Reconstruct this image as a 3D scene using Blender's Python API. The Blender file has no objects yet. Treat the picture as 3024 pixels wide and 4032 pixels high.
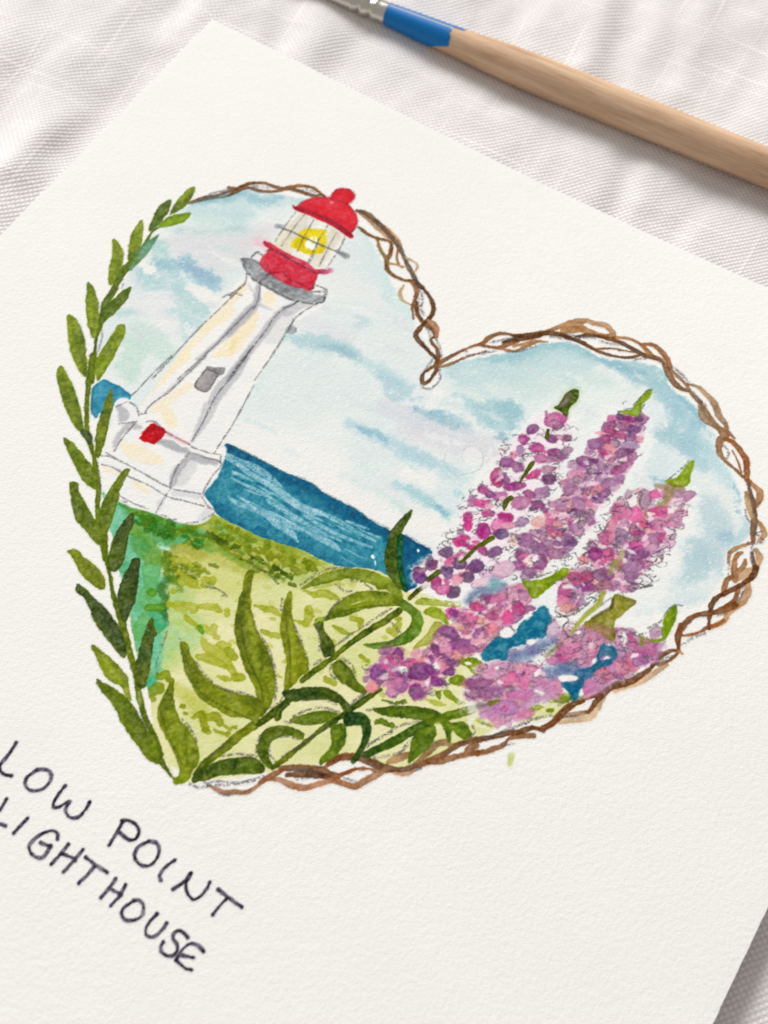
import bpy, bmesh
from mathutils import Vector, Matrix
import math, random
import numpy as np

# ------------------------------------------------------------------ view geometry (shared by camera and the rectification)
F_PX, TILT, ROLL, DIST = 5000.0, math.radians(26.6), math.radians(5.4), 0.158
_ct, _st, _cr, _sr = math.cos(TILT), math.sin(TILT), math.cos(ROLL), math.sin(ROLL)
ROT = np.array([[1, 0, 0], [0, _ct, -_st], [0, _st, _ct]]) @ np.array([[_cr, -_sr, 0], [_sr, _cr, 0], [0, 0, 1.0]])
CAM = ROT @ np.array([0, 0, DIST])


def ground(x, y, z=0.0):
    """photo measurement (3024x4032 frame) -> metres on the horizontal plane at height z"""
    x = np.asarray(x, float); y = np.asarray(y, float)
    d = np.stack([(x - 1512) / F_PX, -(y - 2016) / F_PX, -np.ones_like(x)], -1) @ ROT.T
    s = (z - CAM[2]) / d[..., 2]
    return CAM[0] + s * d[..., 0], CAM[1] + s * d[..., 1]


_a = math.radians(-27.1)
UX = np.array([math.cos(_a), math.sin(_a)]); VX = np.array([math.sin(_a), -math.cos(_a)])
ORG = np.array([float(v) for v in ground(835, 74)])
CARD_W, CARD_H = 0.127, 0.1778


def uv(X, Y):
    return (X - ORG[0]) * UX[0] + (Y - ORG[1]) * UX[1], (X - ORG[0]) * VX[0] + (Y - ORG[1]) * VX[1]


def xy(u, v):
    return ORG[0] + u * UX[0] + v * VX[0], ORG[1] + u * UX[1] + v * VX[1]


def curl(X, Y):
    """the card lifts a little off the cloth towards its top right corner"""
    u, v = uv(X, Y)
    t = np.clip((u - 0.050) / 0.045, 0, 1.9)
    return 0.00135 * t * t * np.exp(-(v / 0.055) ** 2) + 0.0004 * t


def on_card(x, y):
    X, Y = ground(x, y)
    for _ in range(6):
        X, Y = ground(x, y, curl(X, Y))
    return X, Y



# ------------------------------------------------------------------ camera, world, lamps, exposure
scene = bpy.context.scene
cd = bpy.data.cameras.new('camera'); cam = bpy.data.objects.new('camera', cd); scene.collection.objects.link(cam)
cd.sensor_fit = 'VERTICAL'; cd.sensor_height = 36.0; cd.lens = 36.0 * F_PX / 4032.0
cd.clip_start = 0.01; cd.clip_end = 20.0
cam.matrix_world = Matrix([list(ROT[0]) + [CAM[0]], list(ROT[1]) + [CAM[1]], list(ROT[2]) + [CAM[2]], [0, 0, 0, 1]])
cd.dof.use_dof = True; cd.dof.focus_distance = 0.1545; cd.dof.aperture_fstop = 30.0
scene.camera = cam
world = bpy.data.worlds.new('World'); scene.world = world; world.use_nodes = True
bg = world.node_tree.nodes['Background']; bg.inputs[0].default_value = (1.0, 0.955, 0.905, 1); bg.inputs[1].default_value = 0.42


def area(name, loc, target, size, sizey, watts, col):
    l = bpy.data.lights.new(name, 'AREA'); l.shape = 'RECTANGLE'; l.size = size; l.size_y = sizey; l.energy = watts; l.color = col
    o = bpy.data.objects.new(name, l); scene.collection.objects.link(o); o.location = loc
    o.rotation_euler = (Vector(target) - Vector(loc)).to_track_quat('-Z', 'Y').to_euler()
    return o


area('window_light', (-0.95, 1.95, 1.35), (0, 0, 0), 1.1, 0.9, 86.0, (0.985, 0.997, 1.0))
scene.view_settings.view_transform = 'Standard'; scene.view_settings.look = 'None'
scene.view_settings.exposure = 0.0; scene.view_settings.gamma = 1.0; scene.view_settings.use_curve_mapping = False
LIGHT = 1.06                                   # light level the pigments were matched at
# ------------------------------------------------------------------ the painting, worked out in metres on the card
H = 0.0001
X0, X1, Y0, Y1 = -0.0605, 0.0525, -0.0600, 0.0560
NX, NY = int((X1 - X0) / H) + 1, int((Y1 - Y0) / H) + 1
gx = X0 + np.arange(NX) * H
gy = Y0 + np.arange(NY) * H
PAPER = np.array([243.0, 240.5, 236.0])
canvas = np.empty((NY, NX, 3)); canvas[:] = PAPER
owner = np.zeros((NY, NX), np.int16)
touch = np.zeros((NY, NX), bool)
rng = np.random.default_rng(7)
rnd = random.Random(11)


def vnoise(cell, seed):
    r = np.random.default_rng(seed)
    n = max(3, int(max(NX, NY) * H / cell) + 3)
    g = r.random((n, n))
    yy = np.linspace(0, (NY - 1) * H / cell, NY); xx = np.linspace(0, (NX - 1) * H / cell, NX)
    iy = np.minimum(yy.astype(int), n - 2); ix = np.minimum(xx.astype(int), n - 2)
    fy = yy - iy; fx = xx - ix
    fy = fy * fy * (3 - 2 * fy); fx = fx * fx * (3 - 2 * fx)
    a = g[np.ix_(iy, ix)]; b = g[np.ix_(iy, ix + 1)]; c = g[np.ix_(iy + 1, ix)]; d = g[np.ix_(iy + 1, ix + 1)]
    return (a * (1 - fx) + b * fx) * (1 - fy)[:, None] + (c * (1 - fx) + d * fx) * fy[:, None]


def norm(a):
    return (a - a.mean()) / a.std()


NB = norm(vnoise(.006, 1) + .5 * vnoise(.003, 2) + .3 * vnoise(.0015, 21))
NM = norm(vnoise(.0022, 3) + .6 * vnoise(.0010, 4) + .3 * vnoise(.0005, 22))
NF = norm(vnoise(.0007, 5) + .7 * vnoise(.00032, 6))
GR = norm(vnoise(.00034, 8) + .9 * vnoise(.0002, 9))          # tooth of the paper
WH = norm(vnoise(.00016, 12))
CROPS = dict(A=(200, 700, 800), B=(900, 700, 800), C=(1500, 900, 800), D=(200, 1400, 800), E=(200, 2200, 800),
             F=(600, 2450, 800), G=(900, 2150, 800), H=(800, 1650, 900), I=(1500, 2200, 800), J=(1600, 1500, 800),
             K=(2200, 1700, 824), L=(2200, 2250, 824), M=(1300, 2550, 800), T=(0, 2800, 1000), S=(2024, 1000, 1000),
             W=(0, 0, 3024))


def pts(k, s):
    x0, y0, w = CROPS[k]
    a = np.array([[float(q) for q in p.split(',')] for p in s.split()]) * (w / 1659.0) + [x0, y0]
    X, Y = on_card(a[:, 0], a[:, 1])
    return np.stack([X, Y], 1)


def pxs(k, s):                               # metres per photo pixel around the first point
    p = pts(k, s.split()[0])
    x0, y0, w = CROPS[k]
    q = s.split()[0].split(',')
    a = np.array([float(q[0]), float(q[1])]) * (w / 1659.0) + [x0, y0]
    X, Y = on_card(np.array([a[0] + 20]), np.array([a[1]])); X2, Y2 = on_card(np.array([a[0]]), np.array([a[1] + 20]))
    return (math.hypot(X[0] - p[0, 0], Y[0] - p[0, 1]) + math.hypot(X2[0] - p[0, 0], Y2[0] - p[0, 1])) / 40


def spline(P, closed, n=5, extra=None):
    P = np.asarray(P)
    m = len(P)
    if m < 3:
        return P
    out = []
    rngi = range(m) if closed else range(m - 1)
    for i in rngi:
        p1, p2 = P[i], P[(i + 1) % m]
        p0 = P[i - 1] if (closed or i > 0) else 2 * p1 - p2
        p3 = P[(i + 2) % m] if (closed or i + 2 < m) else 2 * p2 - p1
        for t in np.arange(n) / n:
            out.append(.5 * (2 * p1 + (p2 - p0) * t + (2 * p0 - 5 * p1 + 4 * p2 - p3) * t * t + (3 * p1 - 3 * p2 + p3 - p0) * t ** 3))
    if not closed:
        out.append(P[-1])
    return np.array(out)


def window(P, pad):
    j0 = max(0, int((P[:, 0].min() - pad - X0) / H)); j1 = min(NX, int((P[:, 0].max() + pad - X0) / H) + 2)
    i0 = max(0, int((P[:, 1].min() - pad - Y0) / H)); i1 = min(NY, int((P[:, 1].max() + pad - Y0) / H) + 2)
    if i1 <= i0 or j1 <= j0:
        return None
    return slice(i0, i1), slice(j0, j1)


def sd_poly(P, w):
    x = gx[w[1]][None, :]; y = gy[w[0]][:, None]
    d = np.full((y.shape[0], x.shape[1]), 1e9); ins = np.zeros(d.shape, bool)
    for i in range(len(P)):
        ax, ay = P[i - 1]; bx, by = P[i]
        ex, ey = bx - ax, by - ay
        L = ex * ex + ey * ey + 1e-18
        t = np.clip(((x - ax) * ex + (y - ay) * ey) / L, 0, 1)
        d = np.minimum(d, (x - ax - t * ex) ** 2 + (y - ay - t * ey) ** 2)
        if abs(ey) > 1e-12:
            c = ((ay > y) != (by > y)) & (x < ex * (y - ay) / ey + ax)
            ins ^= c
    d = np.sqrt(d)
    return np.where(ins, -d, d)


def sd_line(P, R, w):
    x = gx[w[1]][None, :]; y = gy[w[0]][:, None]
    d = np.full((y.shape[0], x.shape[1]), 1e9)
    for i in range(len(P) - 1):
        ax, ay = P[i]; bx, by = P[i + 1]
        ex, ey = bx - ax, by - ay
        L = ex * ex + ey * ey + 1e-18
        t = np.clip(((x - ax) * ex + (y - ay) * ey) / L, 0, 1)
        d = np.minimum(d, np.sqrt((x - ax - t * ex) ** 2 + (y - ay - t * ey) ** 2) - (R[i] + t * (R[i + 1] - R[i])))
    return d


def take(f, w, o):
    return f[np.ix_((np.arange(w[0].start, w[0].stop) + o[0]) % NY, (np.arange(w[1].start, w[1].stop) + o[1]) % NX)]


CLIP = [None]                                  # optional (canvas sized) mask the strokes stay inside
LAST = [None]


def lay(sd, w, col, col2=None, alpha=1.0, soft=.00012, rough=.00005, edge=.18, ew=.00022, mott=.10, mode='over',
        grain=0.0, part=None, var=NM, own=.35, vs=.55):
    """one brush mark: coverage from the signed distance, pigment pooled at its rim, mottled inside"""
    o = (rnd.randrange(NY), rnd.randrange(NX))
    n = take(NF, w, o)
    d = sd + rough * .5 * n + rough * .2 * take(WH, w, o)
    a = np.clip(.5 - d / (2 * soft), 0, 1); a = a * a * (3 - 2 * a)
    LAST[0] = (w, a.copy())
    if grain:
        a = a * np.clip(.5 + (GR[w] * .14 + WH[w] * .5 + grain) * .8, 0, 1)
    a = a * alpha
    if CLIP[0] is not None:
        a = a * CLIP[0][w]
    c = np.empty(a.shape + (3,)); c[:] = col
    if col2 is not None:
        t = np.clip(.5 + vs * take(var, w, o), 0, 1)[..., None]
        c = c * (1 - t) + np.array(col2, float) * t
    k = 1 - edge * np.exp(-np.maximum(-sd, 0) / ew) - mott * np.clip(.55 * n + .45 * GR[w], -1.4, 1.4)
    c = np.clip(255 - (255 - c) * (2 - k[..., None]), 0, 250)
    dst = canvas[w]
    if mode == 'mul':
        c = dst * c / PAPER
    canvas[w] = dst * (1 - a[..., None]) + c * a[..., None]
    if part is not None:
        owner[w] = np.where(a > own, part, owner[w])
        first = (a > .02) & (owner[w] == 0)
        owner[w] = np.where(first, part, owner[w])
    return w, a


def blob(k, s, col, col2=None, closed=True, n=5, **kw):
    P = spline(pts(k, s), True, n)
    w = window(P, .0012 + kw.get('soft', 0) * 1.5)
    if w is None:
        return
    return lay(sd_poly(P, w), w, col, col2, **kw)


def line(k, s, wd, col, col2=None, n=5, **kw):
    """stroke; wd = width(s) in photo pixels"""
    raw = pts(k, s)
    u = pxs(k, s)
    wd = [wd] * len(raw) if not isinstance(wd, (list, tuple)) else list(np.interp(np.linspace(0, 1, len(raw)), np.linspace(0, 1, len(wd)), wd))
    if len(raw) > 2:
        P = spline(np.column_stack([raw, np.array(wd)]), False, n)
    else:
        P = np.column_stack([raw, np.array(wd)])
    w = window(P[:, :2], .0012 + max(wd) * u * .6 + kw.get('soft', 0) * 1.5)
    if w is None:
        return
    return lay(sd_line(P[:, :2], P[:, 2] * u * .5, w), w, col, col2, **kw)


def pencil(k, s, wd=5, dark=.72, part=None, col=(90, 88, 94), grain=.35, n=4):
    line(k, s, wd * 1.15, col, alpha=dark, soft=.0001, rough=.00006, edge=0, mott=.05, grain=grain, part=part, own=2, n=n)


def inside():
    """limit the next marks to the shape just painted"""
    w, a = LAST[0]
    m = np.zeros((NY, NX), np.float32); m[w] = a
    CLIP[0] = m


def free():
    CLIP[0] = None


PARTS = [None]                                 # part id -> (name, parent id, label)


def part(name, parent=0, label=None):
    PARTS.append((name, parent, label))
    return len(PARTS) - 1

# ------------------------------------------------------------------ sky
SKY = part('painted_sky')
SEA = part('painted_sea')
MEADOW = part('painted_meadow')
SKYP = ("415,440 470,420 520,410 580,416 640,426 690,436 740,470 780,492 800,520 818,552 835,590 850,625 872,650 889,676 902,712 918,742 934,778 "
        "918,800 908,828 918,842 946,828 954,795 1035,773 1087,763 1140,752 1193,740 1243,744 1309,777 1380,782 1434,803 1451,840 1500,874 "
        "1520,909 1547,942 1552,985 1573,1018 1599,1064 1601,1107 1618,1129 1613,1164 1575,1190 1566,1221 1556,1254 1531,1290 "
        "1479,1312 1381,1330 1250,1330 1100,1300 960,1210 800,1120 640,1020 487,960 400,1000 300,960 215,900 205,820 215,720 260,640 290,560 350,480")
blob('W', SKYP, (228, 233, 230), (219, 230, 230), alpha=.9, soft=.0003, rough=.00018, edge=.05, ew=.0005, mott=.03, part=SKY, var=NB)
inside()
SB, SC, SL, SW_, SG = (142, 196, 220), (190, 220, 226), (219, 219, 221), (240, 237, 232), (200, 226, 218)
WASH = dict(soft=.0009, rough=.00042, edge=.03, mott=.05, var=NF, part=SKY, vs=.3)


def wash(k, s, wd, c, a=.6, soft=.0008, c2=None, **kw):
    q = dict(WASH); q['soft'] = soft; q.update(kw)
    line(k, s, wd, c, c2, alpha=a, **q)


# left lobe
wash('A', '1130,215 1300,190 1450,140 1560,115 1659,130', [14, 40, 50, 40], SB, .8, .0004)
wash('A', '1150,260 1350,270 1560,240', 60, SC, .7)
wash('B', '0,150 150,140 300,200 480,130 600,190', [70, 60, 70, 60], SC, .8)
wash('B', '0,180 120,130 260,190 420,160', 30, SB, .6, .0006)
wash('A', '1050,430 1250,450 1500,430 1600,440', 34, SG, .8, .0006, (170, 215, 222))
wash('A', '1250,350 1500,360', 60, SG, .6)
wash('B', '0,350 150,300 180,310', 40, SC, .8)
wash('B', '20,430 120,420', 26, (170, 214, 228), .8)
wash('A', '900,520 1150,520 1450,540 1659,480', [50, 100, 110, 90], SL, .75, .0014)
wash('A', '1100,640 1400,700 1500,640', 90, SL, .7, .0014)
wash('B', '120,560 260,500 330,420', [50, 70, 60], (224, 212, 216), .55, .0014)
wash('A', '870,560 900,640 880,700', 70, SG, .8, .0006, (168, 214, 222))
wash('A', '860,700 1000,730 1090,700 1180,760 1290,830 1350,880', [30, 60, 60, 60, 70, 50], SB, .75, .0007, (160, 200, 225))
wash('A', '1070,710 1200,770 1320,840', [20, 34, 22], (150, 188, 220), .6, .0005)
wash('A', '700,740 760,850 900,870 1000,830 1060,900', [16, 60, 60, 70, 50], SC, .8, .0006, (170, 212, 222))
wash('A', '740,770 860,800 900,790', 20, (150, 203, 222), .5, .0005)
wash('A', '640,790 720,900 760,970', [40, 20, 14], (216, 222, 228), .8)
wash('A', '1040,930 1120,1010 1220,1080 1290,1110', [70, 70, 60, 14], (184, 218, 222), .85, .0004)
wash('A', '560,1110 680,1090 800,1110', [30, 34, 20], SG, .9, .0006, (180, 215, 222))
wash('A', '900,1100 1050,1130 1180,1180 1240,1230', [40, 50, 44, 30], SC, .85, .0004)
wash('A', '1060,1230 1100,1310', [36, 20], SC, .7, .0005)
wash('A', '560,1000 760,1020 950,1010', 70, (226, 228, 230), .7)
wash('A', '760,1050 980,1200 900,1250', 70, (232, 230, 230), .7)
wash('A', '700,1230 850,1330 950,1440', [60, 90, 70], SG, .75, .0008)
wash('A', '580,1290 700,1400 640,1500 650,1620', [40, 80, 90, 60], (200, 226, 216), .85, .0006)
wash('A', '560,1560 640,1600', 40, SG, .6)
wash('A', '720,690 820,740 770,760', [14, 26, 12], SW_, .95, .0003)
wash('A', '1110,900 1250,950 1340,1000', [20, 46, 30], SW_, .8, .0004)
wash('A', '760,430 900,460 880,480', [20, 26, 20], SW_, .8, .0004)
# right of the tower
wash('B', '1060,420 1150,500 1200,640 1260,820 1330,900', [30, 60, 70, 70, 50], (206, 229, 230), .85)
wash('B', '1010,560 1100,700 1150,820', 60, (212, 228, 230), .6)
wash('B', '1000,700 1300,1000 1400,1300', 160, (222, 229, 230), .6, .002)
wash('B', '900,830 1100,900 1200,1000', 60, (232, 232, 230), .6, .0014)
wash('B', '620,1150 800,1240 1000,1300', [70, 70, 50], (221, 222, 226), .7, .0012)
wash('B', '1060,1130 1120,1190 1060,1200', 30, (186, 214, 224), .6)
wash('B', '450,1290 650,1340 850,1370 1000,1430 1090,1480', [20, 70, 66, 56, 30], (176, 213, 224), .8, .0006)
wash('B', '760,1370 900,1390 1020,1450', [16, 40, 14], (154, 197, 220), .7, .0005)
wash('B', '1100,1500 1250,1570 1400,1640', [30, 60, 50], (186, 220, 226), .75, .0008)
wash('B', '1230,1400 1400,1500 1500,1560', 80, (224, 228, 230), .6)
wash('C', '60,390 100,520 190,600 260,760', [40, 70, 60, 30], (206, 231, 228), .7)
wash('C', '190,480 240,560', [10, 14], (176, 222, 220), .8, .0003)
wash('C', '0,1210 100,1270 250,1330 420,1400', [40, 66, 60, 30], (176, 212, 228), .8, .0006)
wash('C', '60,1360 140,1390', 34, (170, 208, 226), .7, .0006)
wash('C', '300,1480 420,1530 520,1560 640,1620', [20, 40, 46, 20], (110, 178, 216), .85, .0004)
wash('C', '540,1560 700,1620', [40, 20], (180, 215, 228), .7)
wash('C', '0,1450 150,1500 330,1560', [50, 70, 60], (214, 216, 224), .8, .0012)
wash('C', '0,950 150,1000 300,1180', 120, (224, 231, 230), .6, .0012)
wash('C', '560,1130 760,1090 1000,1070 1250,1040 1450,960 1600,1000', [60, 80, 90, 90, 70, 60], (178, 216, 222), .75, .0012)
wash('C', '800,1050 1000,1050 1200,1020 1400,950 1560,950 1659,1020', [14, 30, 34, 34, 30, 30], (152, 203, 219), .75, .0005)
wash('C', '560,1180 700,1240 950,1200', [30, 60, 60], (186, 218, 224), .7)
wash('C', '700,1350 900,1330 1200,1300', 90, (206, 226, 224), .6)
wash('C', '560,1370 640,1400 760,1440 860,1480', [14, 34, 34, 20], (184, 219, 226), .8, .0005)
wash('C', '680,1430 800,1490 900,1560', [30, 60, 80], (176, 214, 224), .8, .0005)
wash('C', '900,1420 1050,1480 1090,1540', [30, 70, 60], (170, 212, 222), .85, .0005)
wash('C', '480,1340 650,1450 500,1440', [40, 50, 30], SW_, .8, .0006)
wash('C', '300,1340 420,1400 380,1460', 36, SW_, .8, .0006)
wash('J', '740,200 820,230 900,300 880,430 830,520', [20, 70, 50, 60, 14], (160, 206, 222), .85, .0004)
wash('J', '760,460 820,490 830,540', [30, 24, 12], (132, 188, 216), .7, .0005)
wash('J', '520,200 640,250 760,330', [24, 60, 80], (170, 210, 224), .7, .0006)
wash('J', '330,180 500,220', 40, (200, 224, 228), .6)
wash('J', '180,270 260,290 340,340 410,380', [16, 30, 34, 20], (126, 184, 220), .85, .0004)
wash('J', '60,230 200,280 420,340 500,400', [20, 50, 60, 40], (178, 212, 226), .7, .0006)
wash('J', '0,400 200,430 420,500 700,560 800,540', [60, 110, 120, 100, 50], (216, 215, 221), .75, .0012)
wash('J', '60,340 250,450 400,500', 50, (208, 216, 226), .5)
wash('J', '170,450 350,500 430,520', [20, 30, 16], SW_, .6, .0006)
wash('J', '0,580 120,620 250,680 400,740', [50, 50, 46, 30], (184, 216, 230), .75, .0006)
wash('J', '300,780 420,790 480,830', [30, 40, 20], (190, 220, 228), .6)
wash('J', '0,860 80,920 180,980 300,1060 370,1110', [16, 30, 36, 34, 20], (170, 214, 228), .85, .0005)
wash('J', '200,1000 330,1080', [14, 16], (134, 194, 222), .7, .0003)
wash('J', '420,920 500,980', [26, 16], (180, 218, 228), .8, .0005)
wash('J', '140,900 260,910 400,1040', [40, 60, 50], (208, 226, 230), .6)
wash('J', '0,1130 200,1200 350,1280 100,1160', 90, SW_, .9, .001)
wash('J', '0,760 150,800 220,860', [60, 70, 40], SW_, .85, .0008)
# white band over the sea
wash('H', '250,120 600,330 900,470 1300,740', [120, 190, 180, 120], SW_, .85, .002)
wash('H', '300,60 700,200 950,330', [100, 130, 110], (238, 237, 234), .8, .002)
wash('H', '1060,30 1180,90 1280,130 1400,190 1500,240 1659,330', [40, 40, 44, 44, 40, 40], (178, 214, 230), .75, .0007)
wash('H', '1130,70 1250,110 1330,160', [12, 20, 12], (140, 194, 222), .7, .0004)
wash('H', '1000,400 1150,470 1280,520', [16, 34, 20], (216, 228, 230), .8, .0008)
wash('H', '1400,480 1500,520 1600,580 1659,620', [20, 26, 26, 20], (172, 217, 228), .8, .0005)
wash('H', '1280,560 1400,630 1500,670', [20, 30, 14], (200, 226, 222), .7, .0005)
# right lobe
wash('S', '0,700 200,600 380,600 520,660 700,720 860,760 1000,900 1080,940', [40, 50, 60, 60, 60, 60, 50, 30], (160, 205, 220), .75, .0006)
wash('S', '470,650 600,700 700,740 850,780', [14, 26, 26, 14], (140, 192, 216), .65, .0005)
wash('S', '880,710 960,760 1010,860', [20, 24, 20], (150, 205, 220), .8, .0004)
wash('S', '0,800 250,700 450,720', [90, 110, 90], (190, 219, 224), .7, .001)
wash('S', '100,900 350,820 600,830', [70, 80, 60], (204, 225, 222), .7, .001)
wash('S', '700,760 780,820 900,850', [30, 40, 30], (150, 200, 218), .7, .0006)
wash('S', '960,900 1080,1000 1180,1110', [60, 80, 60], (164, 208, 226), .8, .0006)
wash('S', '1090,940 1160,1000 1220,1100 1290,1180', [14, 22, 20, 14], (140, 196, 222), .7, .0004)
wash('S', '1050,1000 1060,1100 1010,1170', [40, 56, 40], (160, 206, 224), .75, .0006)
wash('S', '1150,1150 1200,1240 1300,1350', [60, 90, 60], (184, 218, 230), .75, .0008)
wash('S', '1180,1120 1140,1230 1150,1290', [40, 40, 20], (160, 204, 224), .6, .0006)
wash('S', '800,1150 900,1250 950,1400', [60, 100, 80], (208, 226, 230), .6, .001)
wash('S', '600,1000 720,1100 720,1300', [50, 60, 50], (228, 233, 232), .6, .001)
wash('S', '440,1000 520,1050 470,1080', [40, 40, 30], (214, 228, 230), .6)
wash('K', '820,20 950,80 1030,150', [60, 70, 50], (166, 206, 222), .8, .0008)
wash('K', '1000,60 1100,150 1130,260', [60, 80, 60], (168, 208, 224), .75, .0008)
wash('K', '1150,180 1300,320 1420,440', [50, 80, 40], (192, 222, 232), .75, .0008)
wash('K', '1380,420 1430,520 1435,640', [12, 14, 12], (154, 206, 228), .8, .0003)
wash('K', '1180,560 1230,700 1280,820 1200,940', [80, 120, 110, 100], (186, 213, 224), .75, .001)
wash('K', '1310,820 1340,850', 44, (160, 198, 224), .7, .0005)
wash('K', '1480,700 1490,780 1400,860', [24, 44, 50], (176, 213, 228), .7, .0006)
wash('K', '930,880 1080,920 1100,1050 1030,1130', [60, 90, 100, 70], (180, 212, 222), .8, .0009)
wash('K', '1100,1000 1240,1020 1300,1080', [80, 90, 60], (178, 210, 226), .6, .001)
wash('K', '780,1170 900,1200 1050,1180', [50, 50, 40], (192, 219, 226), .6, .0007)
wash('K', '700,1390 900,1350 1100,1330', [50, 60, 60], (206, 224, 228), .6, .001)
wash('K', '640,1430 720,1420', [40, 30], (170, 212, 222), .85, .0004)
wash('K', '860,600 1000,700 960,760', [60, 80, 60], (238, 236, 232), .7, .001)
wash('K', '900,400 700,420 650,330', [60, 70, 60], (212, 222, 228), .6, .001)
wash('K', '760,390 820,400', 24, (140, 196, 224), .7, .0004)
wash('K', '740,760 860,1020 700,1080', [60, 90, 60], (238, 236, 232), .8, .0008)
# streaky dry brush texture along the strokes and unpainted gaps
r2 = random.Random(5)
sk = spline(pts('W', SKYP), True, 3)
for i in range(150):
    cx = r2.uniform(-.05, .05); cy = r2.uniform(-.02, .05)
    L = r2.uniform(.0015, .006); an = math.radians(-26 + r2.uniform(-12, 12))
    P = np.array([[cx, cy], [cx + L * .5 * math.cos(an), cy + L * .5 * math.sin(an) + r2.uniform(-.0003, .0003)], [cx + L * math.cos(an), cy + L * math.sin(an)]])
    R = np.array([.00005, r2.uniform(.0002, .0007), .0001])
    w = window(P, .002)
    if w is None: continue
    c = r2.choice([(240, 238, 233), (186, 218, 228), (214, 214, 222), (200, 225, 228)])
    lay(sd_line(P, R, w), w, c, None, alpha=r2.uniform(.25, .55), soft=.0003, rough=.00022, edge=.02, mott=.03)
free()

# ------------------------------------------------------------------ sea
SEAP = "150,190 180,178 240,206 300,238 400,288 500,342 640,408 760,452 830,500 900,550 1080,640 1160,690 1220,735 1340,800 1400,830 1470,848 1560,900 1659,955 1650,1000 1615,1060 1560,1065 1525,1100 1555,1210 1510,1235 1480,1252 1440,1242 1400,1200 1340,1140 1270,1110 1200,1092 1100,1082 990,1070 880,1050 800,990 720,965 620,935 520,900 440,868 370,842 280,790 200,758 110,700 60,620 15,560 8,500 40,430 90,385 130,340 128,250"
blob('H', SEAP, (72, 148, 184), (52, 134, 172), edge=.35, ew=.00025, soft=.0001, rough=.00006, mott=.16, part=SEA)
inside()
DK = (2, 92, 140)
kw = dict(rough=.0002, edge=.05, part=SEA)
line('H', '150,200 300,275 500,375 640,445 760,490 900,590 1080,690 1220,790 1340,850 1380,870', [60, 50, 44, 50, 40, 44, 40, 44, 50], DK, (10, 104, 152), alpha=.92, soft=.0005, **kw)
line('H', '150,270 320,350 520,440 700,530 900,640 1200,800', [24, 50, 50, 50, 40, 30], (24, 112, 158), alpha=.55, soft=.0008, **kw)
line('H', '60,460 50,540 120,650 260,760', [40, 36, 40, 30], (16, 108, 155), alpha=.5, soft=.0005, **kw)
line('H', '260,780 420,850 620,910 760,950 900,1010 1180,1060 1330,1110', [24, 34, 40, 60, 60, 50, 30], (36, 118, 160), alpha=.6, soft=.0005, **kw)
blob('H', '1330,780 1400,830 1470,848 1560,900 1659,955 1650,1000 1615,1060 1560,1065 1525,1100 1555,1210 1480,1252 1440,1242 1390,1160 1370,1000 1380,880', (0, 92, 140), (6, 102, 152), alpha=.95, soft=.0003, rough=.0001, edge=.3, mott=.08, part=SEA)
line('H', '100,560 180,520 330,600 450,700 600,780', [60, 70, 60, 60], (88, 158, 190), alpha=.55, soft=.0008, **kw)
line('H', '860,920 1000,960 1200,1030', 70, (78, 152, 186), alpha=.6, soft=.0008, **kw)
line('H', '1280,880 1300,980 1290,1080', [30, 30, 30], (92, 165, 195), alpha=.6, soft=.0006, **kw)
for s, w_ in [('130,240 190,290 260,330 330,370', [30, 26, 20, 8]), ('180,255 260,300 330,330 420,380 500,440 580,500', [14, 22, 30, 38, 30, 8]),
              ('250,330 330,390 450,460 560,530 650,600 760,660 900,700', [16, 26, 30, 34, 40, 38, 10]),
              ('215,390 300,420 360,450', [12, 18, 10]), ('205,430 290,470 400,520 480,550', [12, 14, 18, 10]), ('300,510 400,545 470,560', [8, 14, 8]),
              ('360,400 470,470 560,540 620,560', [10, 24, 20, 6]),
              ('480,590 580,650 680,720 800,790 900,840 1000,885', [30, 32, 24, 18, 14, 10]), ('560,520 640,600 760,690 860,740', [20, 26, 20, 8]),
              ('180,560 250,610 350,650 470,690 600,750 715,810', [8, 24, 30, 34, 34, 16]), ('250,560 300,590 380,650', [6, 12, 10]),
              ('450,700 550,770 640,830 690,895', [14, 40, 30, 6]), ('600,790 660,850', [20, 26]),
              ('730,700 830,760 940,820 1080,880 1220,930', [8, 20, 22, 16, 14]), ('800,650 900,700 1000,750 1120,820 1245,885', [8, 22, 24, 16, 12]),
              ('1040,740 1120,770 1200,800', [10, 18, 10]), ('1120,790 1200,830 1290,862', [6, 12, 12]),
              ('750,820 860,870 950,920 995,955', [14, 34, 30, 10]), ('700,770 820,820 900,850', [6, 14, 8])]:
    line('H', s, [v * .8 for v in w_] if isinstance(w_, list) else w_, (190, 208, 228), (160, 190, 216), alpha=.78, soft=.00008, rough=.00003, edge=0, mott=.25, grain=.75, part=SEA)
for i in range(26):
    x = rnd.uniform(200, 1000); y = 250 + (x - 150) * .56 + rnd.uniform(20, 300); L = rnd.uniform(60, 220)
    line('H', '%.0f,%.0f %.0f,%.0f %.0f,%.0f' % (x, y, x + L * .5, y + L * .27, x + L, y + L * .52), [2, 6, 2], (190, 208, 228), alpha=.7, soft=.00008, rough=.00005, edge=0, mott=.2, grain=.8, part=SEA)
for s in ['1230,985 1245,1000 1240,1015 1225,1010 1218,995', '1243,1030 1254,1035 1250,1065', '1552,945 1570,950 1560,968']:
    blob('H', s, (246, 246, 246), soft=.00006, rough=.00002, edge=0, mott=0, part=SEA)
free()
blob('D', '345,260 400,210 440,195 500,225 560,250 610,285 650,320 640,360 570,375 525,400 500,450 470,500 400,470 375,510 345,490 325,420 330,330', (98, 165, 202), (70, 145, 188), edge=.3, rough=.00006, part=SEA)
pencil('H', '150,175 300,232 500,335 640,402 760,445 900,542 1080,632 1220,728 1350,795', 5, .45)
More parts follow.
